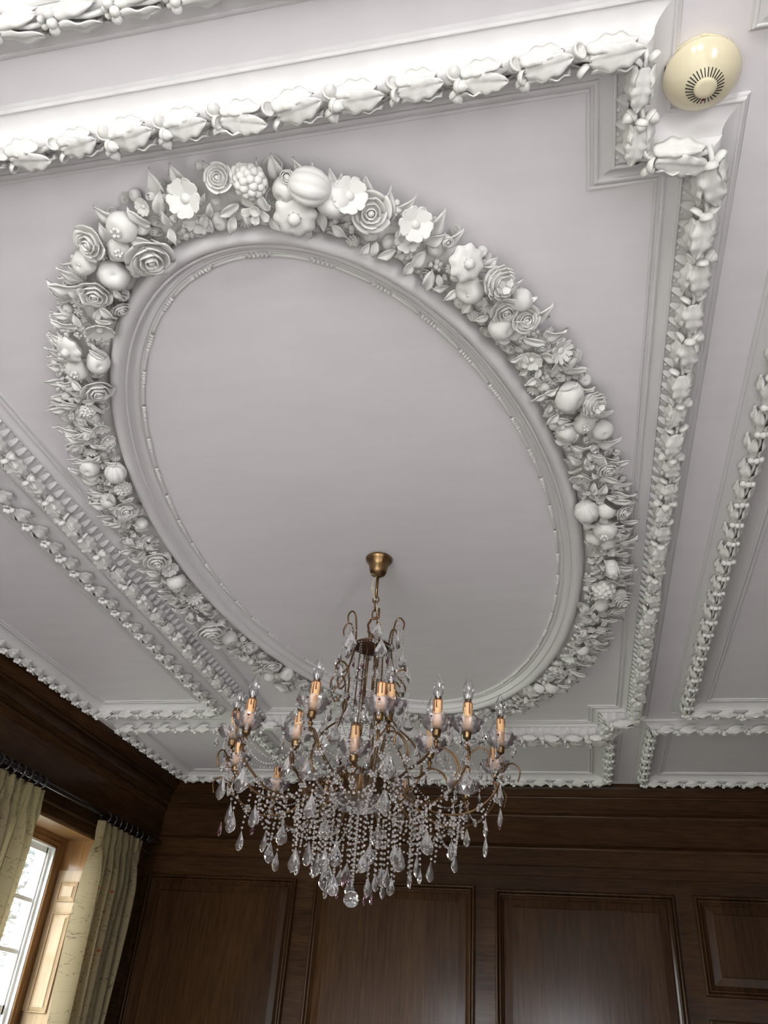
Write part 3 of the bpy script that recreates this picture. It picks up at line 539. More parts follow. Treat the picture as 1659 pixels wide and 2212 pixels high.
def shell(mb, r, hgt, n, a0, flare, rn):
    for k in range(n):
        half = pi / n * 1.25; rows = []
        for i in range(6):
            u = i / 5; row = []
            for j in range(6):
                v = -1 + 2 * j / 5; a = a0 + 2 * pi * k / n + v * half * (.55 + .45 * sin(pi * min(1, u * .75 + .1)))
                rr = r * (.30 + .70 * sin(u * pi * .5) ** .8) * (1 + flare * max(0, u - .7) * 2.5) * (1 + .05 * v)
                z = hgt * u ** 1.3 - flare * max(0, u - .75) * .9 - .06 * v * v * u + .02 * sin(v * 5 + k)
                row.append((rr * cos(a), rr * sin(a), z))
            rows.append(row)
        mb.grid(rows, True)
def mk_primrose(): 
    mb = flower(5, .86, .88, .14, 12, .10, nn=9); me = solid(mb.mesh('primrose', M_ORN), .05); return addto(me, lambda m: (m.lathe([(.0, .42), (.10, .42), (.19, .36), (.22, .24), (.24, .05)], 12), m.sph((0, 0, .36), .10, 1)))
def mk_daffodil():
    mb = flower(6, .92, .55, .10, 8, 0, .7); me = solid(mb.mesh('daffodil', M_ORN), .05); return addto(me, lambda m: m.lathe([(.20, .05), (.24, .25), (.30, .48), (.34, .55), (.29, .56), (.20, .42), (0, .34)], 14))
def mk_daisy():
    mb = flower(10, .90, .34, .12, 14, 0, .5); me = solid(mb.mesh('daisy', M_ORN), .05); return addto(me, lambda m: (m.sph((0, 0, .16), .28, 2, (1, 1, .7))))
def mk_rose(seed):
    rn = random.Random(seed); mb = MB(); shell(mb, .98, .52, 5, rn.random() * 6, .22, rn); shell(mb, .76, .68, 5, rn.random() * 6, .12, rn); shell(mb, .52, .78, 4, rn.random() * 6, .06, rn); shell(mb, .30, .84, 3, rn.random() * 6, 0, rn)
    me = solid(mb.mesh('rose', M_ORN), .045); return addto(me, lambda m: (m.sph((0, 0, .55), .20, 2, (1, 1, 1.3)), m.sph((0, 0, .12), .62, 2, (1, 1, .55))))
def mk_bell():
    mb = MB(); mb.lathe([(.98, .30), (.88, .52), (.60, .66), (.34, .62), (.30, .64)], 40, None, True, lambda a: 1 + .075 * sin(a * 8)); me = mb.mesh('bellflower', M_ORN)
    return addto(me, lambda m: (m.lathe([(.0, .98), (.16, .96), (.27, .86), (.30, .72), (.28, .55)], 14), m.lathe([(1.0, .30), (.8, 0), (.3, -.2)], 24, None, True, lambda a: 1 + .06 * sin(a * 8))))
def addto(me, fn):
    m = MB(); fn(m); b = bmesh.new(); b.from_mesh(me); t = m.mesh('t', M_ORN); b.from_mesh(t); b.to_mesh(me); b.free(); bpy.data.meshes.remove(t)
    return me
def lump(r, z, rn, amp=.06): return r
def mk_apple(seed):
    rn = random.Random(seed); m = MB(); a0 = rn.random() * 6
    m.lathe([(.0, .84), (.10, .88), (.28, .97), (.55, .93), (.82, .70), (.97, .32), (.96, 0), (.80, -.35)], 22, Matrix.Rotation(rn.uniform(-.7, .7), 4, 'X') @ Matrix.Rotation(rn.uniform(-.7, .7), 4, 'Y'), True, lambda a: 1 + .04 * sin(2 * a + a0) + .025 * sin(5 * a))
    m.sph((rn.uniform(-.1, .1), rn.uniform(-.1, .1), .93), .13, 1)
    return m.mesh('apple', M_ORN)
def mk_pom():
    m = MB(); m.lathe([(.26, .78), (.5, .84), (.80, .66), (.97, .28), (.95, 0), (.78, -.35)], 22)
    for k in range(5): a = 2 * pi * k / 5; m.sph((.24 * cos(a), .24 * sin(a), .90), .15, 1, (1, 1, 1.2))
    m.lathe([(.30, .74), (.26, .9), (.15, .88), (0, .84)], 12); return m.mesh('pomegranate', M_ORN)
def mk_melon():
    m = MB(); m.lathe([(.02, 1.08), (.3, 1.02), (.62, .78), (.82, .4), (.88, 0), (.82, -.4), (.62, -.78), (.3, -1.02), (.02, -1.08)], 64, Matrix.Translation((0, 0, .25)) @ rotm('Y', R(90)) @ rotm('Z', R(20)), True, lambda a: 1 + .11 * abs(sin(a * 4)) ** .7)
    return m.mesh('melon', M_ORN)
def mk_rasp(k, br):
    m = MB(); n = k
    for i in range(n):
        t = (i + .5) / n; ph = math.acos(1 - 1.25 * t); a = i * 2.39996
        m.sph((.72 * sin(ph) * cos(a), .72 * sin(ph) * sin(a), .22 + .62 * cos(ph)), br, 2)
    m.sph((0, 0, .15), .66, 2); return m.mesh('raspberry', M_ORN)
def mk_arti():
    mb = MB(); 
    for (r, z, n, l) in ((.92, .05, 9, .62), (.78, .28, 8, .6), (.58, .50, 7, .55), (.34, .68, 5, .48)):
        for k in range(n): petal(mb, rotm('Z', 2 * pi * (k + (n % 2) * .5) / n) @ Matrix.Translation((r * .55, 0, z)) @ rotm('Y', -R(38)), l, .5, .10, .9, 0, 4, 4)
    me = solid(mb.mesh('artichoke', M_ORN), .05); return addto(me, lambda m: m.sph((0, 0, .15), .72, 2, (1, 1, .9)))
def mk_bud():
    mb = MB(); shell(mb, .62, 1.25, 3, 0, -.25, random.Random(3)); shell(mb, .50, 1.35, 3, 1, -.35, random.Random(4)); me = solid(mb.mesh('tulip_bud', M_ORN), .05)
    return addto(me, lambda m: m.lathe([(.0, 1.3), (.15, 1.2), (.42, .8), (.55, .35), (.45, 0), (.2, -.1)], 14))
def mk_berries(seed):
    rn = random.Random(seed); m = MB()
    for (x, y, z, r) in ((0, 0, .38, .42), (.6, .12, .25, .38), (-.5, .3, .22, .36), (.1, -.62, .2, .37), (-.52, -.42, .12, .32), (.15, .65, .15, .34)): m.sph((x + rn.uniform(-.1, .1), y, z), r, 2)
    m.tube([(-1.1, .1, 0), (-.5, 0, .1), (0, 0, .1)], .08, 5); return m.mesh('berries', M_ORN)
def leafrows(l, w, curl, rs, nu=12, nv=6):
    rn = random.Random(rs); rows = []; b = rn.uniform(-.12, .12); wv = rn.uniform(.03, .07)
    for i in range(nu + 1):
        u = i / nu; ww = w * .5 * (sin(pi * u ** .78) ** .85) + .008
        rows.append([(l * u, v * ww + b * u * u, curl * sin(u * pi * .9) + .10 * abs(v) * w * (1 if u < .7 else .4) - .05 * math.exp(-(v / .18) ** 2) + wv * sin(u * 7 + v * 2 + rs) * abs(v)) for v in [-1 + 2 * j / nv for j in range(nv + 1)]])
    return rows
def mk_leaf(rs):
    mb = MB(); mb.grid(leafrows(1.0, .46, .14, rs)); return solid(mb.mesh('leaf', M_ORN), .035)
def mk_sprig(rs):
    mb = MB()
    for a, l in ((0, 1.0), (.55, .8), (-.55, .8), (1.05, .6), (-1.05, .6)): mb.grid([[(x * l, y * l, z * l) for x, y, z in r] for r in leafrows(1, .34, .12, rs + int(a * 10), 9, 4)], True, rotm('Z', a))
    return solid(mb.mesh('leaf_sprig', M_ORN), .03)
LIB = {'primrose': [mk_primrose()], 'daffodil': [mk_daffodil()], 'daisy': [mk_daisy()], 'rose': [mk_rose(1), mk_rose(2), mk_rose(5)], 'bellflower': [mk_bell()], 'apple': [mk_apple(k) for k in range(4)], 'pomegranate': [mk_pom()], 'melon': [mk_melon()],
       'raspberry': [mk_rasp(26, .25), mk_rasp(40, .19)], 'artichoke': [mk_arti()], 'bud': [mk_bud()], 'berries': [mk_berries(1), mk_berries(2)], 'leaf': [mk_leaf(k) for k in range(5)], 'sprig': [mk_sprig(k) for k in (3, 9)]}
NAME = {'bud': 'tulip_bud', 'berries': 'berry_bunch', 'sprig': 'leaf_sprig'}
wreath = thing('floral_wreath', 'thick white plaster wreath of fruit, roses and leaves round the oval', 'wreath', (OC.x, OC.y - OB - .17, ZC - .03))
mb = MB()
mb.grid([[(*oval(2 * pi * j / 160, s + .006 * sin(j * 1.7)), ZC - d * (1 + .16 * sin(j * 2.3) + .1 * sin(j * 5.1))) for j in range(160)] for s, d in ((.092, 0), (.098, .012), (.115, .024), (.145, .031), (.170, .027), (.19, .014), (.205, -.001))], True, None, True)
mb.build('wreath_ground', M_ORN, wreath)
def ts(x, y):   # ellipse parameter and outward offset of a ceiling point
    q = Vector((x, y)) - OC; t = math.atan2(q.y / OB, q.x / OA)
    for _ in range(12):
        p = Vector((OA * cos(t), OB * sin(t))); d1 = Vector((-OA * sin(t), OB * cos(t))); e = q - p; t += max(-.2, min(.2, e.dot(d1) / (d1.dot(d1) + 1e-9)))
    n = Vector((cos(t) / OA, sin(t) / OB)).normalized(); return t, (q - Vector((OA * cos(t), OB * sin(t)))).dot(n)
placed = []; leaf_n = 0; extra = []
def put(kind, t, s, r, drop, tilt=1.0, spin=None, hint=None, jit=.25):
    p = oval(t, s); n2 = Vector((cos(t) / OA, sin(t) / OB)).normalized()
    k = (s - .165) / .08 * tilt; nrm = Vector((n2.x * k * .8 + random.uniform(-jit, jit), n2.y * k * .8 + random.uniform(-jit, jit), -1))
    M = Matrix.Translation((p.x, p.y, ZC - drop)) @ frame_axes(nrm, hint if hint else Vector((n2.x, n2.y, 0))) @ rotm('Z', random.uniform(0, 6.28) if spin is None else spin) @ Matrix.Scale(r, 4)
    return link(NAME.get(kind, kind), random.choice(LIB[kind]), wreath, M)
FLAT = {'primrose', 'daisy', 'daffodil', 'bellflower'}
for kind, x, y, r in WREATH:
    t, s = ts(x, y); s = max(.10, min(.232, s)); r *= 1.12 + .14 * min(1, max(0, y - 1.2)); hb = .036 * max(0, 1 - ((s - .155) / .085) ** 2)
    put(kind, t, s, r, max(hb + .012, .018 + r * .95), spin=(R(90) if kind == 'melon' else None)); placed.append((x, y, r))
def free(x, y, r, f): return all((x - a) ** 2 + (y - b) ** 2 > ((r + c) * f) ** 2 for a, b, c in placed)
# smaller fruit, flowers and berries between the big ones
fill = ['berries', 'rose', 'apple', 'primrose', 'bud', 'daisy', 'raspberry', 'berries', 'apple', 'rose', 'daffodil']
for q in range(9000):
    s = random.uniform(.108, .240); t = at_len(random.uniform(0, tl[-1])); p = oval(t, s); edge = abs(s - .165) / .06; r = random.uniform(.011, .028) * (1.08 - .34 * edge)
    if not free(p.x, p.y, r, .66): continue
    hb = .036 * max(0, 1 - ((s - .155) / .085) ** 2)
    put(random.choice(fill), t, s, r, hb * .9 + .006); placed.append((p.x, p.y, r))
# leaves lying out from the bunch on both sides, nearest the viewer first
specs = []
n = 90
for q in range(n):
    a = (q + random.random()) / n * tl[-1]; specs.append((a, random.uniform(.165, .205), random.uniform(.055, .080), random.gauss(0, .55), 1))
for q in range(150):
    a = (q + random.random()) / 150 * tl[-1]; specs.append((a, random.uniform(.135, .155), random.uniform(.034, .050), pi + random.gauss(0, .5), -1))
for q in range(170):
    a = (q + random.random()) / 170 * tl[-1]; specs.append((a, random.uniform(.13, .20), random.uniform(.035, .06), random.uniform(0, 6.28), 0))
for q in range(140):      # leaf tips that reach past the fruit on the outer side
    a = (q + .2 + .6 * random.random()) / 140 * tl[-1]; specs.append((a, random.uniform(.192, .214), random.uniform(.056, .078), random.gauss(0, .45), 2))
specs = [(oval(at_len(z[0]), z[1]).y, z) for z in specs]; specs.sort(key=lambda z: z[0])
cnt = {'leaf': 0, 'sprig': 0}; rest = MB()
for _, (a, s, l, ang, side) in specs:
    t = at_len(a); p = oval(t, s); n2 = Vector((cos(t) / OA, sin(t) / OB)).normalized(); hb = .036 * max(0, 1 - ((s - .155) / .085) ** 2)
    if side == 2: l = min(l, (.276 - s) / max(.5, cos(ang)))
    elif side > 0: l = min(l, (.274 - s) / max(.35, cos(ang)) if cos(ang) > 0 else l)
    if side < 0: l = min(l, .052)
    kind = 'sprig' if (side > 0 and random.random() < .25) else 'leaf'; lift = random.uniform(.0, .014) + (.018 if side == 0 else .010)
    if side == 2: lift = -hb + random.uniform(.014, .036); side = 1
    nrm = Vector((-n2.x * .10 * side, -n2.y * .10 * side, -1)) + Vector((random.uniform(-.16, .16), random.uniform(-.16, .16), 0))
    M = Matrix.Translation((p.x, p.y, ZC - hb - lift)) @ frame_axes(nrm, Vector((n2.x, n2.y, 0))) @ rotm('Z', ang) @ Matrix.Scale(l, 4)
    me = random.choice(LIB[kind])
    if cnt[kind] < 100: cnt[kind] += 1; link(NAME.get(kind, kind), me, wreath, M)
    else: rest.add([v.co for v in me.vertices], [tuple(p_.vertices) for p_ in me.polygons], True, M)
o = rest.build('leaf_filling', M_ORN, wreath); o['kind'] = 'stuff'

# ---------------------------------------------------------------- smoke detector
DX, DY = .308, .874
det = thing('smoke_detector', 'round yellowed cream smoke detector on the ceiling by the frame corner', 'smoke detector', (DX, DY, ZC))
T0 = Matrix.Translation((DX, DY, ZC)) @ rotm('X', pi)
mb = MB(); mb.lathe([(0, 0), (.063, 0), (.065, .003), (.065, .013), (.061, .015)], 64, T0); 
for k in range(8):
    a = k * pi / 4; mb.box(.062, .0665, -.006, .006, .004, .012, T0 @ rotm('Z', a))
mb.build('mounting_base', M_DET, det)
mb = MB(); mb.lathe([(.060, .013), (.0675, .016), (.0685, .020), (.0665, .024), (.0645, .0275), (.060, .0345), (.0525, .0425), (.044, .0490), (.0375, .0525), (.0345, .0540), (.0185, .0640)], 72, T0)
mb.build('housing', M_DET, det)
mb = MB(); mb.lathe([(.0185, .0600), (.0185, .0660), (.0172, .0672), (.010, .0678), (0, .0680)], 48, T0); mb.build('cap', M_DET, det)
mb = MB()
for k in range(30):
    a = 2 * pi * k / 30
    mb.box(-.0078, .0078, -.00085, .00085, -.002, .0009, T0 @ rotm('Z', a) @ Matrix.Translation((.0265, 0, .0590)) @ rotm('Y', R(32)))
mb.build('vent_grille', M_SLOT, det)
mb = MB(); mb.sph((0, 0, 0), .0026, 2, (1, 1, .8), T0 @ rotm('Z', R(-93)) @ Matrix.Translation((.0225, 0, .0620))); o = mb.build('indicator_lamp', M_LED, det); o['label'] = 'tiny red indicator lamp'
mb = MB(); mb.box(.0650, .0662, -.016, -.006, .005, .011, T0 @ rotm('Z', R(175))); mb.box(.0650, .0662, .004, .010, .005, .011, T0 @ rotm('Z', R(175))); mb.build('side_lettering', M_SLOT, det)  # plain dark blocks standing in for the small lettering on the base

# ---------------------------------------------------------------- chandelier
AX, AY = -.42 * H, 1.643 * H
ch = thing('chandelier', 'brass candle chandelier hung with clear crystal drops and bead strings', 'chandelier', (AX, AY, ZC))
T = Matrix.Translation((AX, AY, 0))
def pol(a, r, z): return (AX + r * cos(a), AY + r * sin(a), z)
mb = MB(); mb.lathe([(.002, 3.072), (.012, 3.072), (.016, 3.076), (.026, 3.080), (.031, 3.090), (.034, 3.108), (.037, 3.122), (.045, 3.132), (.050, 3.140), (.050, 3.146), (.046, 3.15)], 40, T)
mb.build('ceiling_rose', M_BRASS, ch)
mb = MB(); mb.tube([(AX, AY, 3.075), (AX, AY, 2.985)], .0055, 10); mb.tube([(AX + .011 * cos(a), AY, 2.975 + .013 * sin(a)) for a in [2 * pi * k / 14 for k in range(14)]], .003, 6, True)
mb.build('drop_rod', M_BRASS, ch)
def chain_link(z0, z1, w, ax, r, twist=0):
    mb = MB(); zc, hh = (z0 + z1) / 2, (z0 - z1) / 2; pts = []
    for k in range(28):
        a = 2 * pi * k / 28; x = w * cos(a) * (1 + twist * sin(7 * a)); zz = zc + hh * sin(a)
        pts.append((AX + (x if ax else 0), AY + (0 if ax else x), zz))
    mb.tube(pts, r, 6, True); mb.build('chain_link', M_WIRE, ch)
chain_link(2.972, 2.930, .009, 0, .0026); chain_link(2.936, 2.896, .009, 1, .0026); chain_link(2.902, 2.835 - .03 + .03, .020, 1, .0042, .10); chain_link(2.842, 2.80 + .02, .009, 0, .0026)
chain_link(2.872 - .03, 2.838 - .032, .009, 1, .003)
mb = MB(); mb.tube([(AX, AY, 3.075), (AX - .012, AY - .004, 3.055), (AX - .018, AY - .005, 3.02), (AX - .008, AY - .004, 2.985), (AX + .006, AY - .004, 2.95), (AX + .016, AY - .006, 2.90), (AX + .036, AY - .008, 2.86), (AX + .03, AY - .006, 2.835), (AX + .012, AY, 2.812)], .0020, 6)
mb.tube(bez([(AX - .004, AY - .004, 3.07), (AX - .016, AY - .008, 3.04), (AX - .005, AY - .006, 2.99), (AX + .008, AY - .006, 2.93), (AX + .022, AY - .01, 2.88), (AX + .030, AY - .01, 2.84), (AX + .016, AY - .004, 2.81)]), .0017, 6)
mb.build('electric_flex', M_CORD, ch)
mb = MB(); mb.tube([(AX + .017 * cos(a), AY, 2.808 + .019 * sin(a)) for a in [2 * pi * k / 20 for k in range(20)]], .0042, 8, True); mb.build('lifting_ring', M_BRASS, ch)
ZP = 2.785
mb = MB(); mb.lathe([(.0, ZP), (.066, ZP), (.070, ZP + .002), (.070, ZP + .006), (.066, ZP + .008), (.02, ZP + .012), (0, ZP + .012)], 40, T); o = mb.build('crown_plate', M_PLATE, ch); o['label'] = 'rust brown crown plate'
# scrolled wires of the cage: hook above the plate, hook half way, flaring down to the bowl
ZB = 2.318
CAGE = [R(a) for a in (172, 232, 292, 352, 52, 112)]
for a in CAGE:
    mb = MB()
    mb.tube(bez([pol(a, .112, ZP + .062), pol(a, .114, ZP + .085), pol(a, .100, ZP + .106), pol(a, .084, ZP + .098), pol(a, .076, ZP + .06), pol(a, .072, ZP), pol(a, .080, ZP - .06), pol(a, .096, ZP - .105), pol(a, .120, ZP - .135), pol(a, .132, ZP - .160), pol(a, .118, ZP - .185), pol(a, .100, ZP - .165)], 7), .0030, 6)
    mb.tube(bez([pol(a, .142, ZP - .135), pol(a, .140, ZP - .105), pol(a, .118, ZP - .088), pol(a, .094, ZP - .105), pol(a, .084, ZP - .15), pol(a, .086, ZP - .20), pol(a, .090, ZP - .25), pol(a, .112, ZP - .29), pol(a, .155, ZP - .33), pol(a, .190, ZP - .38), pol(a, .200, ZP - .43), pol(a, .180, ZP - .475), pol(a, .12, ZP - .50), pol(a, .07, ZB - .005)], 7), .0033, 6)
    mb.build('cage_wire', M_WIRE, ch)
for k in range(6):
    a = CAGE[k] + R(30); mb = MB(); mb.tube(bez([pol(a, .040, ZP), pol(a, .042, ZP - .15), pol(a, .046, ZP - .3), pol(a, .05, ZB)], 6), .0026, 6); mb.build('stay_rod', M_WIRE, ch)
mb = MB(); mb.lathe([(0, ZB - .052), (.018, ZB - .050), (.045, ZB - .040), (.060, ZB - .018), (.066, ZB + .004), (.074, ZB + .010), (.074, ZB + .016), (.060, ZB + .020), (.03, ZB + .034), (.012, ZB + .05), (0, ZB + .05)], 40, T); mb.build('bowl', M_BRASS, ch)
mb = MB(); mb.lathe([(.03, ZB - .085), (.06, ZB - .078), (.088, ZB - .058), (.096, ZB - .048)], 48, T, True, lambda a: 1 + .04 * sin(a * 8)); mb.build('glass_dish', M_PAN, ch)
# shared small parts
mb = MB(); mb.lathe([(0, -.001), (.0105, 0), (.0120, .004), (.0120, .013), (.0132, .015), (.0132, .020), (.011, .021)], 24); ME_CUP = mb.mesh('candle_cup', M_BRASS)
mb = MB(); mb.lathe([(.016, .018), (.026, .020), (.036, .028), (.0435, .041), (.0475, .052)], 48, None, True, lambda a: 1 + .045 * sin(a * 8)); mb.lathe([(.0462, .052), (.0425, .042), (.035, .030), (.025, .0225)], 48, None, True, lambda a: 1 + .045 * sin(a * 8)); 
mb.tube([((.0475 * (1 + .045 * sin(a * 8))) * cos(a), (.0475 * (1 + .045 * sin(a * 8))) * sin(a), .052 + .003 * sin(a * 8)) for a in [2 * pi * k / 96 for k in range(96)]], .0012, 5, True); ME_PAN = mb.mesh('drip_pan', M_PAN)
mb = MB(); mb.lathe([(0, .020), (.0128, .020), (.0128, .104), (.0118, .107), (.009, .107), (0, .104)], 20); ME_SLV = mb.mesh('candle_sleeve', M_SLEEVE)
ME_DRP = []
for k in range(3):
    rn = random.Random(k + 5); mb = MB(); mb.tube([(.0124 * cos(a), .0124 * sin(a), .1055) for a in [2 * pi * q / 20 for q in range(20)]], .0016, 6, True)
    for q in range(7):
        a = q * .9 + rn.random() * .5; l = rn.uniform(.012, .038); mb.tube([(.0124 * cos(a), .0124 * sin(a), .106), (.0131 * cos(a), .0131 * sin(a), .105 - l * .6), (.0132 * cos(a + .06), .0132 * sin(a + .06), .105 - l)], .0013, 5, False, None, .0021)
    ME_DRP.append(mb.mesh('wax_drip', M_DRIP))
mb = MB(); mb.lathe([(.0085, .107), (.0105, .113), (.0150, .127), (.0168, .140), (.0155, .154), (.0110, .168), (.0055, .180), (.0020, .187), (0, .189)], 24); ME_BULB = mb.mesh('bulb', M_BULB)
mb = MB(); mb.lathe([(0, .118), (.0095, .117), (.0095, .106)], 14); mb.tube([(0, 0, .117), (0, 0, .132)], .0022, 6, False, None, .0012)
mb.tube([(-.003, 0, .130), (-.004, 0, .146), (0, 0, .150), (.004, 0, .146), (.003, 0, .130)], .0004, 4); ME_FIL = mb.mesh('bulb_base', M_BRASS)
def drop_rows(mb, l, w, th, M):     # faceted almond: long diamond facets, flattened
    prof = [(0, 0), (.06, .10), (.26, .42), (.52, .83), (.70, 1.0), (.86, .80), (.96, .40), (1, .06)]; n = 10
    rows = [[(w * .5 * r * cos(2 * pi * (j + .5 * (i % 2)) / n), th * .5 * r * sin(2 * pi * (j + .5 * (i % 2)) / n), -l * t) for j in range(n)] for i, (t, r) in enumerate(prof)]
    o = len(mb.v); mb.v += [tuple(M @ Vector(p)) for r in rows for p in r]
    for i in range(len(rows) - 1):
        for j in range(n):
            k = (j + 1) % n; a, b, c, d = o + i * n + j, o + i * n + k, o + (i + 1) * n + k, o + (i + 1) * n + j
            if i % 2 == 0: mb.f += [(a, b, d), (b, c, d)]
            else: mb.f += [(a, b, c), (a, c, d)]
            mb.sm += [False, False]
I4 = Matrix.Identity(4)
mb = MB(); drop_rows(mb, .072, .047, .019, I4); ME_DROP = mb.mesh('crystal_drop', M_CRYS)
mb = MB(); drop_rows(mb, .034, .015, .009, Matrix.Translation((0, 0, -.010))); mb.sph((0, 0, -.005), .0048, 1); ME_PEND = mb.mesh('pendant', M_CRYS)
mb = MB(); drop_rows(mb, .040, .015, .009, I4); ME_PDROP = mb.mesh('purple_drop', M_PURP)
mb = MB(); mb.sph((0, 0, 0), .0034, 2); ME_PB = mb.mesh('purple_bead', M_PURP)
mb = MB()
for k in range(6): a = k * pi / 3; mb.sph((.0085 * cos(a), .0085 * sin(a), 0), .0052, 1)
mb.sph((0, 0, .002), .0055, 1); ME_ROS = mb.mesh('bead_rosette', M_BEAD)
NOBULB = {'I', 'Q', 'G'}
rn = random.Random(21)
lows = []
for key, adeg, r, z in ARMS:
    a = R(adeg); b0 = pol(a, .066, ZB + .006); dip = max(.62 * 0 + ZB - .105, 0); zc = z - .002; arch = key in 'JCMH'
    if arch: path = [b0, pol(a, .10, ZB + .030), pol(a, .15, ZB + .012), pol(a, r * .5, ZB - .03), pol(a, r * .68, ZB - .02), pol(a, r * .86, zc - .045), pol(a, r, zc - .028), pol(a + .06, r + .035, zc - .045), pol(a + .10, r + .045, zc - .085), pol(a + .10, r + .028, zc - .11)]
    else: path = [b0, pol(a, .10, ZB + .026), pol(a, .15, ZB - .02), pol(a, r * .52, ZB - .085), pol(a, r * .75, ZB - .095), pol(a, r * .93, ZB - .05), pol(a, r * 1.02, zc - .05), pol(a, r * 1.0, zc - .004)]
    P = bez(path, 8); mb = MB(); off = Vector((-sin(a), cos(a), 0)) * .0030
    mb.tube([p + off for p in P], .0022, 6); mb.tube([p - off for p in P], .0022, 6)
    mb.tube([pol(a, r, zc - .032), pol(a, r, zc + .002)], .0042, 8); mb.lathe([(.003, 0), (.009, .004), (.004, .010)], 12, Matrix.Translation(pol(a, r, zc - .016)))
    if not arch: mb.tube(bez([pol(a, r * .99, zc - .05), pol(a + .05, r + .03, zc - .022), pol(a + .08, r + .052, zc - .04), pol(a + .08, r + .045, zc - .075)], 6), .0024, 6)
    arm = mb.build('arm', M_WIRE, ch)
    lean = rotm('X', rn.uniform(-.035, .035)) @ rotm('Y', rn.uniform(-.035, .035)); B = Matrix.Translation(pol(a, r, z)) @ lean @ rotm('Z', rn.uniform(0, 6))
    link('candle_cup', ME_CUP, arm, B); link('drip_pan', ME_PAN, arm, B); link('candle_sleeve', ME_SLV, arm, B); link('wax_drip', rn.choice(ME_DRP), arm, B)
    if key not in NOBULB: link('bulb', ME_BULB, arm, B); link('bulb_base', ME_FIL, arm, B)
    for q in range(5):
        aa = q * pi / 2.5 + rn.uniform(-.2, .2); pm = B @ Matrix.Translation((.046 * cos(aa), .046 * sin(aa), .049)); pos = pm.translation
        link('pendant_bead', ME_PB, arm, Matrix.Translation((pos.x, pos.y, pos.z - .006))); link('pendant', ME_PEND, arm, Matrix.Translation((pos.x, pos.y, pos.z - .012)) @ rotm('Z', rn.uniform(0, 3)))
    for q in (14, 26, 36, 46, len(P) - 4):
        if q < len(P): link('bead_rosette', ME_ROS, arm, Matrix.Translation(P[q]) @ frame_axes(Vector((rn.uniform(-1, 1), rn.uniform(-1, 1), rn.uniform(-.5, .5) + .1)), Vector((1, 0, 0))))
    lows.append((a, r, P[min(32, len(P) - 1)], P[22], z))
# bead strings
def beads_on(mb, pts, step, r, skip=0.0, seed=0, el=1.0):
    P = [Vector(p) for p in pts]; acc = 0.0; nxt = 0.0; q = random.Random(seed)
    for i in range(len(P) - 1):
        d = (P[i + 1] - P[i]).length
        if d < 1e-9: continue
        while nxt <= acc + d:
            if q.random() >= skip: p = P[i].lerp(P[i + 1], (nxt - acc) / d); mb.sph(p, r * q.uniform(.88, 1.1), 1, (1, 1, el))
            nxt += step
        acc += d
def sag(a, b, dip, n=14): a, b = Vector(a), Vector(b); return [a.lerp(b, t / n) - Vector((0, 0, dip * 4 * (t / n) * (1 - t / n))) for t in range(n + 1)]
n_str = 0
def strand(pts, step=.0158, r=.0045, name='bead_strand', seed=0, m=None, skip=0.0, thread=True):
    mb = MB(); beads_on(mb, pts, step, r, skip, seed); return mb.build(name, m or M_BEAD, ch)
for i, (x, y, z, s, up_) in enumerate(DROPS):
    d = Vector((x - AX, y - AY, 0)); rr = d.length; zt = z + .033 * s
    face = math.atan2(d.y, d.x) + pi / 2 + rn.uniform(-.55, .55)
    M = Matrix.Translation((x, y, zt)) @ rotm('Z', face) @ rotm('X', rn.uniform(-.06, .06)) @ Matrix.Scale(s, 4); link('crystal_drop', ME_DROP, ch, M)
    if up_: top = min(zt + rn.uniform(.03, .06), 3.0)
    else: top = min(max(ZB - .03 + rn.uniform(-.05, .02) - max(0, .2 - rr) * .1, zt + .04), ZB + .03)
    strand([(x, y, zt + .006), (x + (AX - x) * .04, y + (AY - y) * .04, top)], seed=i)
q = random.Random(77)
for i in range(34):      # plain strings of the inner curtain
    a = q.uniform(0, 2 * pi); r = .04 + .27 * q.random() ** .8; zb = 1.985 + .09 * q.random() + max(0, r - .10) * .55; x, y, _ = pol(a, r, 0)
    strand([(x, y, zb), (AX + (x - AX) * 1.06, AY + (y - AY) * 1.06, ZB - .045 + q.uniform(-.02, .03))], seed=i + 300)
strand([(AX, AY, 2.012), (AX, AY, ZB - .05)], .0085, .0050, seed=1)
for (x, y, z) in PURPLE: link('purple_drop', ME_PDROP, ch, Matrix.Translation((x, y, z + .02)) @ rotm('Z', q.uniform(0, 3)))
mb = MB(); mb.sph((AX, AY, 1.985), .0235, 3, sm=False); mb.sph((AX, AY, 2.012), .006, 1); mb.build('crystal_ball', M_CRYS, ch)
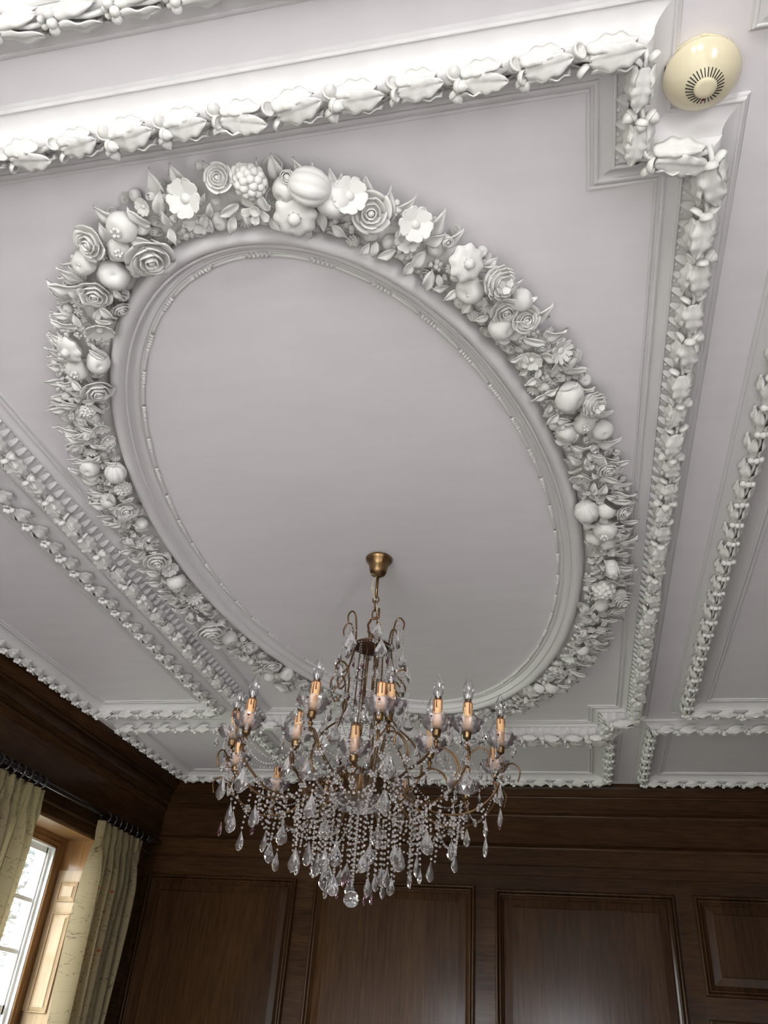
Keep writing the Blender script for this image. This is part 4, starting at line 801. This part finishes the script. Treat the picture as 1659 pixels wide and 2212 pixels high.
# swags: between neighbouring arms, from cage to arms, on the crown
arr = sorted([l for l in lows if l[1] > .4], key=lambda l: l[0] % (2 * pi))
for i in range(len(arr)):
    A, Bn = arr[i], arr[(i + 1) % len(arr)]
    strand(sag(A[2], Bn[2], .05), name='bead_swag', seed=i); strand(sag(A[3], Bn[3], .06), name='bead_swag', seed=i + 50)
    strand(sag(pol(A[0], A[1], A[4] - .02), pol(Bn[0], Bn[1], Bn[4] - .02), .085), .0105, .0031, 'bead_swag', i + 80)
    strand(sag(pol(A[0], .19, ZP - .40), pol(A[0], A[1] - .01, A[4] - .015), .05), .0098, .0030, 'bead_swag', i + 120)
    strand(sag(A[2], pol(A[0], .06, ZB - .06), .06), name='bead_swag', seed=i + 140)
for i in range(6):
    a, b = CAGE[i], CAGE[(i + 1) % 6]
    strand(sag(pol(a, .076, ZP + .04), pol(b, .076, ZP + .04), .03), .0085, .0026, 'bead_swag', i)
    strand(sag(pol(a, .070, ZP - .004), pol(b, .070, ZP - .004), -.006), .0105, .0042, 'bead_swag', i + 9)
    strand(sag(pol(a, .118, ZP - .10), pol(b, .118, ZP - .10), .06), .0088, .0027, 'bead_swag', i + 20)
    strand(sag(pol(a, .088, ZP - .21), pol(b, .088, ZP - .21), .07), .0088, .0027, 'bead_swag', i + 30)
    strand(sag(pol(a, .10, ZP - .28), pol(b, .10, ZP - .28), .09), .0088, .0027, 'bead_swag', i + 40)
    strand(sag(pol(a, .19, ZP - .39), pol(b, .19, ZP - .39), .08), .0095, .0030, 'bead_swag', i + 50)
    for r0, r1, z1 in ((.060, .050, ZP - .16), (.066, .09, ZP - .24), (.112, .112, ZP - .02)):
        aa = a + R(15 if r0 < .1 else 0); strand([pol(aa, r0, ZP - .01 if r0 < .1 else ZP + .06), pol(aa, r1, z1)], .0088, .0026, 'bead_strand', i + 60)
    strand([pol(a, .142, ZP - .14), pol(a, .145, ZP - .25)], .0088, .0028, 'bead_strand', i + 70)
    link('crystal_drop', ME_DROP, ch, Matrix.Translation(pol(a + R(8), .112, ZP - .01)) @ rotm('Z', a + 1.2)); link('crystal_drop', ME_DROP, ch, Matrix.Translation(pol(a, .148, ZP - .25)) @ rotm('Z', a + .6) @ Matrix.Scale(.75, 4))
    link('purple_drop', ME_PDROP, ch, Matrix.Translation(pol(a + R(30), .065, ZP - .165)) @ Matrix.Scale(.8, 4))
    for zz in (ZP - .005, ZP - .2, ZP - .29, ZP - .36): 
        rr = {0: .073, 1: .087, 2: .112, 3: .18}[int(round((ZP - zz) * 10)) if 0 else [ZP - .005, ZP - .2, ZP - .29, ZP - .36].index(zz)]
        link('bead_rosette', ME_ROS, ch, Matrix.Translation(pol(a, rr + .004, zz)) @ frame_axes(Vector((cos(a), sin(a), .1)), Vector((0, 0, 1))))

# ---------------------------------------------------------------- curtain pole, rings, curtains
RX, RZ = -2.735, 2.700
pole = thing('curtain_pole', 'black curtain pole above the recessed window', 'curtain pole', (RX, 4.225, RZ))
mb = MB(); mb.tube([(RX, 3.28, RZ), (RX, 5.17, RZ)], .0155, 14); mb.build('rod', M_DARK, pole)
for yy, sg in ((3.28, -1), (5.17, 1)):
    mb = MB(); mb.lathe([(.0155, 0), (.022, .004), (.022, .010), (.012, .016), (.024, .030), (.029, .045), (.024, .060), (.010, .070), (0, .072)], 20, Matrix.Translation((RX, yy, RZ)) @ rotm('X', -sg * R(90))); mb.build('finial', M_DARK, pole)
for yy in (3.36, 5.10):
    mb = MB(); mb.box(XL + .0, XL + .02, yy - .03, yy + .03, RZ - .04, RZ + .012); mb.tube([(XL + .01, yy, RZ - .022), (RX, yy, RZ - .022)], .009, 8); mb.build('bracket', M_DARK, pole)
ring0 = MB(); ring0.tube([((.0305) * cos(a), 0, .0305 * sin(a)) for a in [2 * pi * k / 24 for k in range(24)]], .0062, 8, True); ME_RING = ring0.mesh('curtain_ring', M_DARK)
mb = MB(); mb.tube([(.005 * cos(a), .0, -.041 + .005 * sin(a)) for a in [2 * pi * k / 12 for k in range(12)]], .0014, 5, True); ME_EYE = mb.mesh('ring_eye', M_DARK)
NW = ['first', 'second', 'third', 'fourth', 'fifth', 'sixth', 'seventh', 'eighth', 'ninth']
def curtain(ya, yb, ztop, label, side, seed):
    q = random.Random(seed); cx = RX + .004; root = thing('curtain', label, 'curtain', (cx, (ya + yb) / 2, .03)); nf = 7; W_ = yb - ya; nx, nz = 210, 60
    ph = [q.uniform(-.25, .25) for _ in range(nf + 1)]; rows = []; uv = []
    for i in range(nz + 1):
        t = i / nz; z = ztop + (.03 - ztop) * t ** 1.25; d = ztop - z; row = []
        head = max(0, 1 - d / .10); pinch = math.exp(-((d - .115) / .035) ** 2)
        for j in range(nx + 1):
            u = j / nx; f = u * nf; k = int(f); w = f - k
            amp = (.010 + .033 * min(1, d / .30)) * (1 + .25 * sin(k * 2.1 + seed)); w2 = w - .03 * sin(d * 3 + k)
            s_ = sin(2 * pi * (w2 + ph[min(k, nf)] * .2)); s_ = (1 if s_ > 0 else -1) * abs(s_) ** 1.15 * (.7 + .5 * abs(sin(k * 1.7 + seed))); x = cx + amp * s_ * (1 - .75 * pinch) + .006 * sin(u * 61 + d * 4 + seed) * (1 - head) + .004 * sin(u * 130 + seed + d * 7) * (.3 + pinch)
            x += pinch * .018 * math.exp(-((w - .5) / .12) ** 2) + head * .004 * sin(u * 90)
            yy = ya + W_ * (u - .010 * sin(4 * pi * f) * min(1, d / .2)) + (.010 * sin(d * 1.7 + seed) + .006 * sin(d * 4)) * (u - .5) * 2 + pinch * .012 * (.5 - w) 
            x += .03 * max(0, (.03 - u) / .03) ** 2 * (1 if side == 'R' else 0) * -1
            row.append((x, yy, z)); uv.append((u * W_ * 2.6, z))
        rows.append(row)
    mb = MB(); mb.grid(rows); mb.uv = uv; mb.build('drape', M_FAB, root)
    for k in range(7 if side == 'R' else 8):
        n = 7 if side == 'R' else 8; yy = ya + W_ * (k + .35) / n; o = thing('curtain_ring', '%s black ring %s' % (NW[k], 'above the right curtain counting from the window' if side == 'R' else 'above the left curtain counting from the viewer'), 'curtain ring', (RX, yy, RZ), 'black rings on the curtain pole')
        M = Matrix.Translation((RX, yy, RZ - .0078)) @ rotm('Z', q.uniform(-.35, .35)) @ rotm('X', q.uniform(-.12, .12)); link('hoop', ME_RING, o, M); link('eye', ME_EYE, o, M)
    return root
curtain(3.42, 3.945, 2.662, 'cream embroidered curtain on the left side of the window', 'L', 3)
curtain(4.60, 5.115, 2.668, 'cream embroidered curtain on the right side of the window next to the dark corner', 'R', 8)

# ---------------------------------------------------------------- trees outside
def tree(x, y, hgt, cw, label, seed, n):
    q = random.Random(seed); root = thing('garden_tree', label, 'tree', (x, y, -.5)); mb = MB(); mb.tube([(x, y, -.5), (x + .1, y, hgt * .5), (x, y + .1, hgt * .9)], .14, 8, False, None, .04); mb.build('trunk', M_BARK, root)
    mb = MB()
    for i in range(n):
        a = q.uniform(0, 2 * pi); ph = math.acos(q.uniform(-1, 1)); rr = cw * q.random() ** .45 * (1 + .25 * sin(a * 3 + seed)); c = Vector((x + rr * sin(ph) * cos(a), y + rr * sin(ph) * sin(a), hgt * .62 + rr * cos(ph) * 1.25))
        M = Matrix.Translation(c) @ rotm('Z', q.uniform(0, 6.3)) @ rotm('X', q.uniform(-1.2, 1.2)) @ Matrix.Scale(q.uniform(.08, .15), 4)
        mb.add([(0, 0, 0), (.5, .28, .06), (1, 0, 0), (.5, -.28, .06)], [(0, 1, 2), (0, 2, 3)], False, M)
    mb.build('crown', M_LEAFY, root); return root
tree(-8.2, 10.75, 5.2, 1.75, 'leafy garden tree seen through the upper panes of the window', 2, 7000)
mb = MB(); mb.box(-30, XL - .9, -15, 30, -.7, -.5); g = mb.build('ground', mat('lawn', (.13, .15, .10), .9)); g['kind'] = 'structure'
